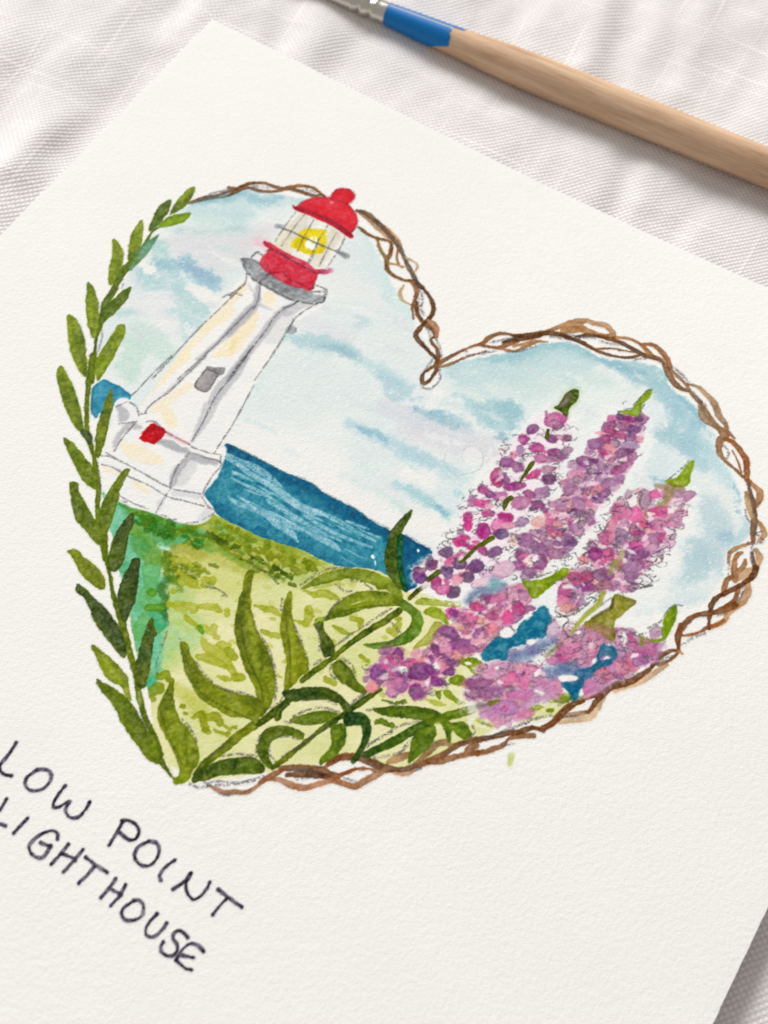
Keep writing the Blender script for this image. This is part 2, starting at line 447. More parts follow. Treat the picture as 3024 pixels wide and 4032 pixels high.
pencil('H', '1470,840 1560,890 1659,945', 5, .45)

# ------------------------------------------------------------------ meadow
MP = ("222,1062 262,1085 300,1098 340,1112 400,1128 430,1104 452,1106 498,1129 549,1154 594,1171 653,1189 702,1214 750,1226 796,1228 838,1243 885,1278 935,1286 "
      "965,1330 1000,1400 1040,1440 1060,1500 1110,1530 1200,1510 1290,1500 1200,1545 1100,1570 1010,1605 900,1650 840,1660 770,1640 690,1650 600,1664 520,1678 430,1686 395,1690 "
      "370,1668 345,1620 330,1570 322,1500 300,1430 280,1340 262,1250 245,1170")
blob('W', MP, (233, 229, 178), (222, 224, 158), rough=.0001, edge=.08, mott=.05, part=MEADOW, var=NB)
inside()
G1, G2, G3, G4 = (182, 188, 66), (158, 166, 44), (112, 190, 130), (84, 160, 74)
mk = dict(rough=.00025, part=MEADOW)
# greener middle and shaded band along the ridge
line('W', '330,1120 450,1180 600,1230 700,1260', [60, 90, 70, 30], (178, 198, 104), alpha=.8, soft=.0012, **mk)
line('W', '420,1120 520,1160 640,1205 760,1250', [60, 60, 50, 30], (196, 206, 110), (170, 182, 66), alpha=.85, soft=.0005, **mk)
line('W', '400,1200 480,1190 560,1230', [60, 90, 70], (205, 198, 90), alpha=.7, soft=.0012, **mk)
line('W', '370,1300 430,1250 520,1270', [60, 90, 60], (214, 214, 120), alpha=.6, soft=.0012, **mk)
line('W', '380,1280 370,1350 350,1400', [110, 120, 90], (176, 214, 140), alpha=.7, soft=.0015, **mk)
line('E', '960,400 1050,560 1150,600 1000,760 900,900', [90, 130, 110, 100, 60], (172, 216, 158), (196, 218, 130), alpha=.75, soft=.001, **mk)
# left turquoise bank
TQ = "222,1058 262,1084 300,1098 345,1116 388,1140 372,1172 352,1200 352,1250 348,1300 356,1350 352,1400 342,1450 334,1490 318,1496 300,1430 280,1340 262,1250 240,1170"
blob('W', TQ, (118, 206, 168), (104, 192, 140), rough=.00035, edge=.12, alpha=.9, soft=.0004, part=MEADOW)
for s, c in [('670,560 760,430 900,420 940,520 900,600 760,660 660,670 640,600', (112, 192, 108)), ('740,60 860,0 900,80 880,200 920,300 860,420 740,400 720,300 760,200', (118, 196, 120)),
             ('800,420 930,420 950,560 860,580', (86, 190, 140)), ('560,60 620,20 640,60 600,110 540,100', (100, 190, 130)), ('780,1000 840,960 870,1010 840,1080 780,1085', (84, 196, 160))]:
    blob('E', s, c, None, rough=.0001, edge=.2, alpha=.8, part=MEADOW)
line('D', '420,1100 470,1090 500,1110', 34, (82, 190, 150), **mk)
for s, wd, c in [('540,1180 620,1210 700,1240 840,1290 960,1330 1100,1390 1200,1450', [16, 34, 44, 50, 50, 50, 30], (70, 150, 62)),
                 ('640,1280 760,1330 900,1380 1020,1440 1180,1480', [20, 40, 50, 50, 30], (96, 158, 40)),
                 ('700,1340 900,1440 1100,1500 1260,1540', [30, 50, 50, 40], (110, 172, 66)),
                 ('690,1420 900,1500 1000,1560', [50, 60, 40], (92, 176, 100)),
                 ('720,1500 800,1600 900,1659', [60, 80, 60], (90, 170, 80)),
                 ('960,1330 1100,1400 1200,1500 1400,1560 1659,1700', [20, 40, 60, 60, 60], (150, 176, 66))]:
    line('D', s, wd, c, (130, 178, 70), alpha=.8, soft=.0004, **mk)
line('D', '980,1620 1100,1560 1220,1600', [40, 60, 50], (176, 180, 70), alpha=.8, soft=.0008, **mk)
line('D', '880,1560 940,1580', [20, 30], (200, 236, 220), alpha=.9, soft=.0003, **mk)
line('D', '1040,1510 1080,1500', [20, 20], (110, 205, 180), alpha=.9, soft=.0003, **mk)
line('D', '1060,1440 1160,1400 1240,1330 1310,1290', [20, 36, 40, 26], (140, 172, 40), (120, 158, 30), alpha=.9, soft=.0003, **mk)
line('H', '0,720 130,740 280,810 430,880 600,940 760,1010 860,1060', [30, 40, 44, 36, 40, 44, 20], (150, 172, 44), (176, 192, 74), alpha=.9, soft=.0003, **mk)
line('H', '60,760 200,840 330,900', [14, 30, 24], (124, 190, 106), alpha=.7, soft=.0005, **mk)
for s, wd in [('0,840 100,880 180,940 280,1000 350,1040', [16, 26, 26, 24, 10]), ('340,1040 400,1090 470,1110', [10, 26, 10]), ('470,1110 530,1140 580,1160', [20, 26, 14])]:
    line('H', s, wd, (104, 128, 24), (134, 160, 50), alpha=.9, soft=.0002, **mk)
for s, wd in [('130,900 200,960 290,1000 330,1030', [10, 16, 14, 6]), ('300,900 330,960', [10, 10]), ('390,1060 420,1090', [12, 12]), ('330,930 400,970', [30, 24]), ('420,960 500,1000', [26, 34]), ('500,1010 590,1060', [30, 26]), ('655,1060 680,1110', [26, 30]), ('735,1090 745,1110', 28), ('740,1040 800,1080', [30, 36]), ('200,850 200,870', 20), ('240,880 310,930', [20, 24])]:
    line('H', s, wd, (140, 152, 30), (160, 172, 56), alpha=.85, soft=.00012, **mk)
pencil('H', '350,1040 400,1090 470,1115 500,1150 545,1195', 5, .7)
# rows of small dabs following the slope
r6 = random.Random(21)
for i in range(46):                            # dense dark dabs below the ridge
    t = r6.random(); x = 20 + 640 * t; y = 830 + 330 * t + r6.gauss(0, 20) + 12 * math.sin(x / 40)
    L = r6.uniform(10, 34)
    line('H', '%.0f,%.0f %.0f,%.0f' % (x, y, x + L, y + L * .45), r6.uniform(8, 17), r6.choice([(98, 120, 22), (122, 142, 28), (84, 104, 24)]), alpha=.8, soft=.00012, rough=.00015, edge=.2, part=MEADOW)
for i in range(50):
    t = r6.random(); x = 40 + 760 * t; y = 745 + 310 * t + r6.uniform(-30, 70)
    L = r6.uniform(8, 30)
    line('H', '%.0f,%.0f %.0f,%.0f' % (x, y, x + L, y + L * .5), r6.uniform(9, 18), r6.choice([(140, 156, 34), (158, 172, 50), (126, 148, 36)]), alpha=.7, soft=.00012, rough=.00015, edge=.2, part=MEADOW)
for i in range(60):
    x = 660 + r6.random() * 620; y = 1300 + (x - 660) * .34 + r6.uniform(-60, 90); L = r6.uniform(10, 50)
    line('D', '%.0f,%.0f %.0f,%.0f %.0f,%.0f' % (x, y, x + L * .5, y + L * .12, x + L, y + L * .4), r6.uniform(8, 20), r6.choice([(58, 124, 44), (86, 134, 30), (70, 146, 70), (104, 140, 34), (120, 200, 140)]), alpha=.7, soft=.00015, rough=.0002, edge=.2, part=MEADOW)
for i in range(40):
    x = 920 + r6.random() * 420; y = 1640 + (x - 920) * .25 + r6.uniform(-40, 160); L = r6.uniform(16, 70)
    line('D', '%.0f,%.0f %.0f,%.0f %.0f,%.0f' % (x, y, x + L * .5, y + L * .1, x + L, y + L * .35), r6.uniform(8, 18), r6.choice([(126, 150, 34), (150, 166, 44), (108, 128, 26)]), alpha=.65, soft=.00015, rough=.0002, edge=.2, part=MEADOW)
for row in range(9):                           # faint rows across the pale slope
    x, y = r6.uniform(0, 80), 60 + row * 118
    while x < 1560:
        L = r6.uniform(14, 80)
        yy = y + x * .16 + r6.uniform(-22, 22)
        if r6.random() < .62:
            line('G', '%.0f,%.0f %.0f,%.0f %.0f,%.0f' % (x, yy, x + L * .5, yy + r6.uniform(-8, 4), x + L, yy + L * .2), [6, r6.uniform(10, 24), 8], r6.choice([(206, 208, 104), (192, 196, 78), (214, 212, 124)]), alpha=r6.uniform(.35, .8), soft=.00012, rough=.00015, edge=.22, part=MEADOW)
        x += L + r6.uniform(30, 150)
# dark edge of the bank
line('E', '940,0 950,100 1000,170 1060,240', [34, 26, 30, 16], (112, 150, 40), alpha=.85, soft=.0003, **mk)
line('E', '950,170 900,260 940,330 930,420 930,480', [20, 30, 26, 26, 14], (70, 130, 60), alpha=.85, soft=.0004, **mk)
pencil('E', '940,420 960,500 940,620 900,740 860,860 870,940', 6, .5)
# loose grass strokes and drops on the pale slope
D1 = dict(alpha=.85, soft=.0001, rough=.00012, edge=.25, ew=.0002, part=MEADOW)
for s, wd in [('970,380 1060,370 1160,400 1160,430', [20, 26, 34, 20]), ('960,360 1060,420 1100,430', [16, 20, 10]), ('1200,390 1330,390 1390,430', [16, 28, 14]), ('1440,430 1450,450', 26),
              ('990,0 1100,20 1160,60', [20, 26, 14]), ('1050,110 1110,150', [26, 14]), ('1160,210 1220,240', [26, 10]), ('1230,80 1231,81', 14), ('1260,170 1320,170', 30),
              ('1000,260 1001,262', 24), ('1080,180 1160,200', 40), ('1240,560 1320,600 1330,560', [34, 26, 30]), ('1350,640 1360,650', 24), ('1390,700 1450,710', [36, 28]), ('1430,770 1500,800', [30, 30]),
              ('1230,630 1280,720 1400,800 1480,900', [10, 40, 60, 16]), ('1200,800 1300,820 1420,880', [16, 40, 20]), ('1370,960 1420,980 1470,995', [18, 22, 8]), ('1530,970 1535,972', 34), ('1100,470 1200,560', [20, 20])]:
    line('E', s, wd, (184, 190, 62), (196, 200, 84), **D1)
for s, wd in [('820,270 830,280', 34), ('800,400 900,400', 30), ('1220,560 1240,600', 20)]:
    line('E', s, wd, (112, 170, 50), **D1)
for s, wd in [('880,960 940,950 960,990', [30, 34, 20]), ('800,1100 880,1060 890,1080', [34, 50, 30]), ('790,1170 830,1150', 26)]:
    line('E', s, wd, (160, 172, 40), (142, 158, 34), **D1)
for s, wd in [('200,540 300,620 380,700 420,760', [30, 60, 60, 40])]:
    line('F', s, wd, (202, 206, 96), alpha=.8, soft=.0006, **mk)
for s, wd in [('240,685 255,690', 18), ('260,745 280,750', 10), ('330,780 400,740 420,760', [14, 26, 14]), ('420,790 520,770 550,830', [30, 40, 26]), ('430,880 460,895', [26, 20]), ('510,880 600,920 620,905', [14, 20, 22]), ('590,850 640,875', 10), ('655,860 680,860', 14), ('400,750 430,870', [20, 36])]:
    line('F', s, wd, (172, 178, 52), (158, 166, 40), **D1)
for s, wd in [('690,390 800,390 890,430', [20, 34, 14]), ('620,360 700,400', [10, 24]), ('230,490 300,510', [20, 26]), ('300,530 350,520 410,560', [16, 28, 14]), ('270,690 330,720 410,740', [14, 22, 26]), ('650,510 650,580 620,640', [30, 34, 20]), ('550,610 640,640', [10, 18]), ('650,540 690,570', [20, 10]),
              ('1010,590 1080,610 1070,650', [22, 26, 14]), ('850,650 940,700 1010,720', [14, 20, 6]), ('1310,690 1350,700 1390,640', [24, 34, 24]), ('1370,590 1400,600', 16), ('1080,900 1150,950', [20, 14]), ('800,1090 860,1120', [30, 24]), ('0,850 40,900', 34), ('0,990 40,1030', 26), ('60,1070 100,1080', 34), ('880,960 900,930', 20)]:
    line('G', s, wd, (184, 190, 66), (170, 178, 50), **D1)
line('G', '700,340 860,300 900,320', [10, 20, 12], (196, 202, 110), **D1)
for s, wd in [('370,610 420,600 470,630', [14, 22, 20]), ('490,630 510,640', 18), ('430,430 480,440 520,460', [14, 12, 6]), ('540,450 610,435', [10, 14])]:
    line('M', s, wd, (130, 150, 20), (104, 130, 20), **D1)
for s, c in [('610,800 680,810 780,810 845,870 820,940 760,950 720,900 640,850', 0), ('550,990 620,950 690,970 690,1040 600,1030', 0), ('1340,1150 1440,1100 1540,1100 1560,1150 1460,1180', 0),
             ('1200,1220 1270,1190 1320,1210 1240,1250', 0), ('360,1150 440,1150 550,1200 440,1200', 1), ('440,1090 490,1080 480,1150', 0), ('510,1080 560,1080 640,1160 720,1180 640,1190 540,1130', 0), ('1350,1230 1410,1225 1400,1250 1360,1250', 0),
             ('770,1300 830,1310 950,1370 930,1395 830,1360', 1)]:
    CLIP[0] = None
    blob('I', s, (146, 166, 28) if not c else (192, 200, 84), (128, 152, 20) if not c else (200, 206, 100), soft=.0001, rough=.0001, edge=.15, part=MEADOW)
for s in ['680,845 720,840 740,860 700,870']:
    blob('I', s, (238, 238, 220), soft=.0001, part=MEADOW, edge=0)
blob('M', '1455,870 1500,860 1505,900 1480,970 1450,960 1445,920', (214, 220, 156), soft=.00015, rough=.00005, edge=.06, part=MEADOW)
pencil('E', '1280,230 1340,240 1400,270 1440,310 1400,300', 7, .7)
# pale strip along the wreath at the bottom of the meadow
free()
line('F', '160,1180 200,1240', [10, 26], (240, 238, 234), soft=.0002, part=MEADOW)
line('I', '1200,1260 1000,1370 860,1450', [30, 26, 14], (240, 238, 234), soft=.0004, part=MEADOW)

# ------------------------------------------------------------------ lighthouse
LH = part('painted_lighthouse')
ROOF = part('roof', LH); LANT = part('lantern_room', LH); LAMP = part('lamp', LH); GALL = part('gallery', LH)
BAND = part('lantern_base', LH); WIN = part('window', LH); CHIM = part('red_block', LH)
WHT = (241, 239, 235)
lk = dict(rough=.00006, edge=.02, mott=.02)
blob('W', '535,588 560,612 632,652 700,656 650,690 628,700 555,822 488,942 490,975 470,1030 440,1070 460,1100 445,1128 400,1132 330,1108 270,1090 222,1060 222,1000 218,965 240,925 247,870 275,860 300,880 384,770 440,700 480,648', WHT, (237, 236, 234), part=LH, soft=.0002, **lk)
inside()
GY, YL = (178, 178, 184), (244, 230, 198)
lg = dict(soft=.00022, rough=.00012, edge=.02, mott=.08, part=LH)
# cream washes
for k, s, wd in [('A', '1560,900 1440,1050 1300,1200 1120,1370 960,1530 880,1640', [26, 34, 40, 44, 50, 44]), ('D', '1090,10 960,120 850,230 740,380', [50, 46, 40, 26]),
                 ('A', '1659,1150 1560,1260 1460,1390 1350,1450', [34, 60, 60, 26]), ('B', '200,1120 150,1230 60,1350 10,1440', [40, 50, 50, 30]), ('D', '1130,240 1000,330 850,440', [26, 36, 34]), ('D', '950,470 990,560', [50, 40]),
                 ('B', '330,960 340,1010', [44, 40]), ('D', '600,740 720,800 880,860', [40, 70, 40]), ('D', '690,1050 800,1120', [30, 20]), ('D', '430,930 560,960', [26, 16]), ('A', '1480,1080 1380,1180', 26), ('B', '130,880 60,960', 30)]:
    line(k, s, wd, YL, (243, 232, 205), alpha=.85, **lg)
line('B', '20,1400 60,1320', 20, (243, 219, 150), alpha=.5, **lg)
# grey shading
for k, s, wd, a in [('B', '240,880 235,990 190,1080 80,1190 0,1270', [14, 26, 26, 30, 26], .7), ('A', '1640,1050 1500,1200 1380,1330 1200,1480', [22, 26, 22, 14], .65), ('D', '1260,10 1100,160 960,290 830,390', [14, 16, 12, 6], .5),
                    ('B', '560,1010 440,1080 380,1140 300,1250 180,1400 60,1560 0,1640', [14, 24, 30, 30, 30, 30, 24], .6), ('B', '480,1100 620,1030 700,1020', [40, 30, 14], .45), ('B', '350,1300 420,1200 480,1140', [70, 80, 60], .22),
                    ('D', '1600,20 1500,150 1400,260 1330,370', [20, 40, 50, 40], .6), ('D', '1300,420 1230,570 1160,690', [50, 36, 16], .5), ('A', '1640,1380 1520,1540 1460,1640', [16, 16, 12], .5),
                    ('B', '160,860 230,1010 210,1050', [6, 12, 10], .4), ('B', '260,1040 350,1080', [20, 10], .4),
                    ('D', '880,700 960,720 1040,760 1130,790', [20, 34, 30, 16], .85), ('D', '1130,820 1240,850 1350,880', [30, 34, 16], .8), ('D', '1100,860 1020,960 990,1060', [26, 34, 20], .75), ('D', '1140,900 1060,1020', 50, .3),
                    ('D', '560,420 600,490 570,530', [24, 40, 14], .7), ('D', '520,740 560,650 650,570 730,590', [16, 22, 26, 20], .65), ('D', '900,1200 880,1250', [30, 16], .3), ('D', '1290,1250 1240,1330', 30, .3), ('D', '1000,1120 1200,1150', 20, .3)]:
    line(k, s, wd, GY, (176, 176, 182), alpha=a, **lg)
blob('D', '930,610 1000,640 1080,680 1140,720 1100,730 1000,680 930,650', (238, 190, 196), alpha=.7, soft=.0002, part=LH)
free()
# windows and gallery
blob('D', '1275,85 1330,95 1425,100 1400,160 1360,150 1280,120', (176, 173, 174), (160, 158, 160), rough=.00008, part=WIN, mott=.15)
blob('D', '1270,110 1370,150 1350,190 1280,290 1245,300 1180,265 1175,235 1220,170', (178, 172, 172), (166, 160, 161), rough=.00006, edge=.25, part=WIN)
pencil('D', '1275,110 1365,150 1340,200 1275,295 1180,250 1225,160 1275,110', 6, .6, WIN)
blob('B', '100,660 180,660 260,690 330,760 420,830 520,870 600,900 660,930 700,930 790,940 780,1000 740,1020 640,1020 560,1010 450,980 350,920 250,860 190,820 130,740', (180, 182, 184), (154, 157, 160), rough=.00012, edge=.1, mott=.2, part=GALL, soft=.0002)
blob('B', '200,640 240,600 290,620 270,680 180,670', (232, 231, 228), rough=.0001, part=GALL, mott=.1, soft=.0002)
blob('B', '730,860 800,910 790,950 700,950 690,920', (238, 237, 232), rough=.0001, part=GALL, mott=.05, soft=.0002)
for s in ['100,665 180,665 250,700 350,790 480,860 600,895 680,930 790,925', '110,690 190,820 260,862 380,930 560,1010 760,1020 790,940', '180,660 230,610 290,640', '700,870 800,920 780,1000', '250,860 350,770 450,800 600,860 690,900', '430,860 480,830']:
    pencil('B', s, 7, .7, GALL)
# red gallery band, roof and knob
RED, RED2 = (226, 42, 62), (238, 60, 76)
line('B', '240,520 290,540', [30, 40], (244, 190, 204), alpha=.6, soft=.0006, part=BAND)
blob('B', '290,515 350,535 440,590 520,630 640,690 720,740 800,745 830,740 820,775 780,790 740,785 720,810 690,900 660,925 600,905 500,880 420,840 350,790 300,760 255,700 270,660 300,620 320,580 290,550', (222, 66, 88), (232, 84, 104), rough=.0001, edge=.25, soft=.00016, part=BAND)
blob('B', '320,610 400,650 520,710 640,760 720,790 700,860 660,910 560,860 440,790 350,780 300,740 300,680', (224, 48, 70), (228, 64, 84), rough=.0001, alpha=.8, soft=.0003, part=BAND)
line('B', '770,770 830,755', 20, (214, 130, 170), alpha=.8, soft=.0003, part=BAND)
for s in ['290,520 340,570 440,620 540,690 640,740 720,780 820,745', '300,600 350,590 450,640 560,700 700,770', '300,690 340,760 350,780 440,770 490,830 600,870 680,910 700,850', '350,770 300,830']:
    pencil('B', s, 6, .55, BAND, col=(110, 40, 60))
blob('B', '550,280 620,300 720,340 800,380 900,440 950,490 900,590 820,740 770,745 700,740 640,690 540,640 440,590 370,530 400,470 470,370', (240, 239, 233), (232, 230, 218), rough=.0001, edge=.05, soft=.00018, part=LANT)
inside()
for s, wd, c in [('600,330 560,420 520,470', [40, 60, 40], (208, 202, 178)), ('480,400 440,480 420,560', [40, 50, 40], (226, 216, 184)), ('880,430 850,500 830,560', [40, 50, 40], (216, 206, 180)), ('780,600 720,690', [40, 50], (220, 212, 190)), ('640,340 700,360', 40, (222, 220, 206)), ('480,540 460,590', 50, (222, 214, 186))]:
    line('B', s, wd, c, alpha=.5, soft=.0003, rough=.00015, part=LANT)
free()
blob('B', '600,430 680,415 780,430 800,480 790,540 770,600 740,620 640,620 570,590 515,560 520,510 570,480', (242, 220, 24), (226, 200, 10), rough=.0002, edge=.12, soft=.0002, part=LAMP)
blob('B', '625,545 650,505 690,470 725,490 735,530 725,570 685,588 635,570', (250, 249, 240), rough=.0001, soft=.0002, edge=0, part=LAMP)
line('B', '700,480 690,530', [8, 10], (240, 226, 60), soft=.0003, alpha=.8, part=LAMP)
for s in ['550,280 470,380 380,520', '620,300 540,400 430,560', '700,335 630,460 560,600', '810,390 730,520 650,690', '950,490 900,590 800,740', '740,500 690,640 660,700', '880,450 820,560 740,720']:
    pencil('B', s, 5, .55, LANT)
line('B', '400,395 500,435 640,500 780,560 900,610 950,630', [10, 7, 7, 7, 8, 12], (120, 120, 116), alpha=.75, soft=.0001, rough=.00006, grain=.9, part=LANT)
line('B', '400,395 440,400', [22, 16], (178, 180, 188), alpha=.8, soft=.0002, part=LANT)
line('B', '890,600 960,640', [16, 26], (156, 158, 160), alpha=.8, soft=.0002, grain=.8, part=LANT)
blob('B', '525,235 570,230 620,190 680,165 760,155 830,160 850,120 890,90 940,85 990,95 1030,140 1020,180 980,215 1010,250 1045,310 1050,370 1020,430 1005,450 1020,480 1000,495 950,470 880,420 800,370 720,340 640,300 550,270', (234, 40, 58), (226, 36, 54), rough=.00006, edge=.16, ew=.0003, soft=.00012, part=ROOF, mott=.06)
inside()
line('B', '620,200 760,190 900,260 1000,330', [50, 60, 70, 60], (238, 58, 72), alpha=.5, soft=.0012, part=ROOF)
line('B', '550,255 660,280 780,330 880,380 950,440 1000,470', [14, 16, 16, 20, 18, 10], (150, 34, 60), alpha=.6, soft=.0002, rough=.0001, part=ROOF, grain=.9)
free()
line('B', '835,200 850,205', 6, (252, 180, 190), soft=.0001, part=ROOF)
for s in ['525,225 560,250 680,290 800,340 900,400 1010,470', '830,165 900,190 980,215', '560,230 620,185 700,160 820,155 850,120 900,85 960,85 1030,130 1020,190 985,220 1045,300 1055,380 1005,450']:
    pencil('B', s, 5, .5, ROOF, col=(90, 30, 45))
line('B', '480,1250 510,1230 540,1245', [14, 26, 14], (160, 168, 172), alpha=.8, soft=.0002, rough=.0001, part=LH)
pencil('B', '530,1150 510,1220 480,1260 540,1265 550,1230', 5, .5)
blob('D', '795,572 845,558 932,612 930,645 850,722 835,724 735,690 728,668', (226, 32, 48), (206, 22, 36), rough=.0001, edge=.25, soft=.00012, part=CHIM)
line('D', '760,630 800,600 870,590', 14, (160, 20, 36), alpha=.4, soft=.0003, part=CHIM, grain=.6)
for k, s in [('D', '990,0 860,120 700,290 650,330'), ('D', '1270,0 1100,165 960,300 830,390 770,460'), ('D', '1600,10 1480,170 1350,330 1240,550 1150,700'), ('D', '1659,240 1560,430 1470,590 1400,690 1340,790'),
             ('D', '930,620 1040,680 1140,730 1160,750 1280,790 1380,810'), ('D', '520,780 580,680 690,550'), ('D', '640,380 700,420 720,490'), ('D', '530,420 620,380'), ('D', '420,820 500,830 700,930 950,1070 1100,1110 1230,1130'), ('D', '410,890 500,910 640,990 800,1060 950,1150 1100,1190 1250,1230'),
             ('D', '450,790 520,840'), ('D', '1130,800 1040,900 980,1040 975,1090 940,1140 860,1280'), ('D', '1150,790 1250,830 1370,860 1390,900 1330,970 1250,1100 1250,1150'), ('D', '1390,820 1380,870'), ('D', '1230,1150 1290,1240 1350,1270 1240,1340'),
             ('D', '480,1090 640,1190 760,1240'), ('D', '780,540 850,540 900,590'), ('A', '1400,980 1480,940 1560,960'), ('A', '1590,860 1420,1030 1200,1240 960,1500 830,1640'), ('A', '1640,1060 1400,1310 1200,1500 1040,1640'), ('A', '1659,1370 1540,1520 1440,1659'),
             ('B', '150,780 130,860 10,960'), ('B', '0,960 40,960'), ('B', '440,1060 520,1040 560,1010'), ('B', '720,1030 600,1100 520,1180 400,1380 210,1659'), ('B', '570,1010 400,1110 300,1250 170,1420 20,1620'), ('B', '260,870 240,1000 200,1070'), ('D', '720,480 780,470'), ('D', '560,560 700,540')]:
    pencil(k, s, 5.5, .55, grain=.6)
for s in ['740,1230 790,1250', '900,1300 960,1320', '960,1340 1020,1340', '1100,1370 1200,1360', '560,1180 620,1200']:
    pencil('D', s, 6, .6)

# ------------------------------------------------------------------ twisted vine wreath
VINE = part('painted_vine')
BR, BD, BT, BG = (158, 106, 62), (112, 70, 38), (206, 160, 116), (140, 112, 88)


def vine(k, s, wd=9, c=BR, a=.9, c2=None):
    line(k, s, [v * 1.3 + 1 for v in wd], c, c2 or tuple(v * .86 for v in c), alpha=a, soft=.00012, rough=.00008, edge=.16, ew=.00015, mott=.12, part=VINE)


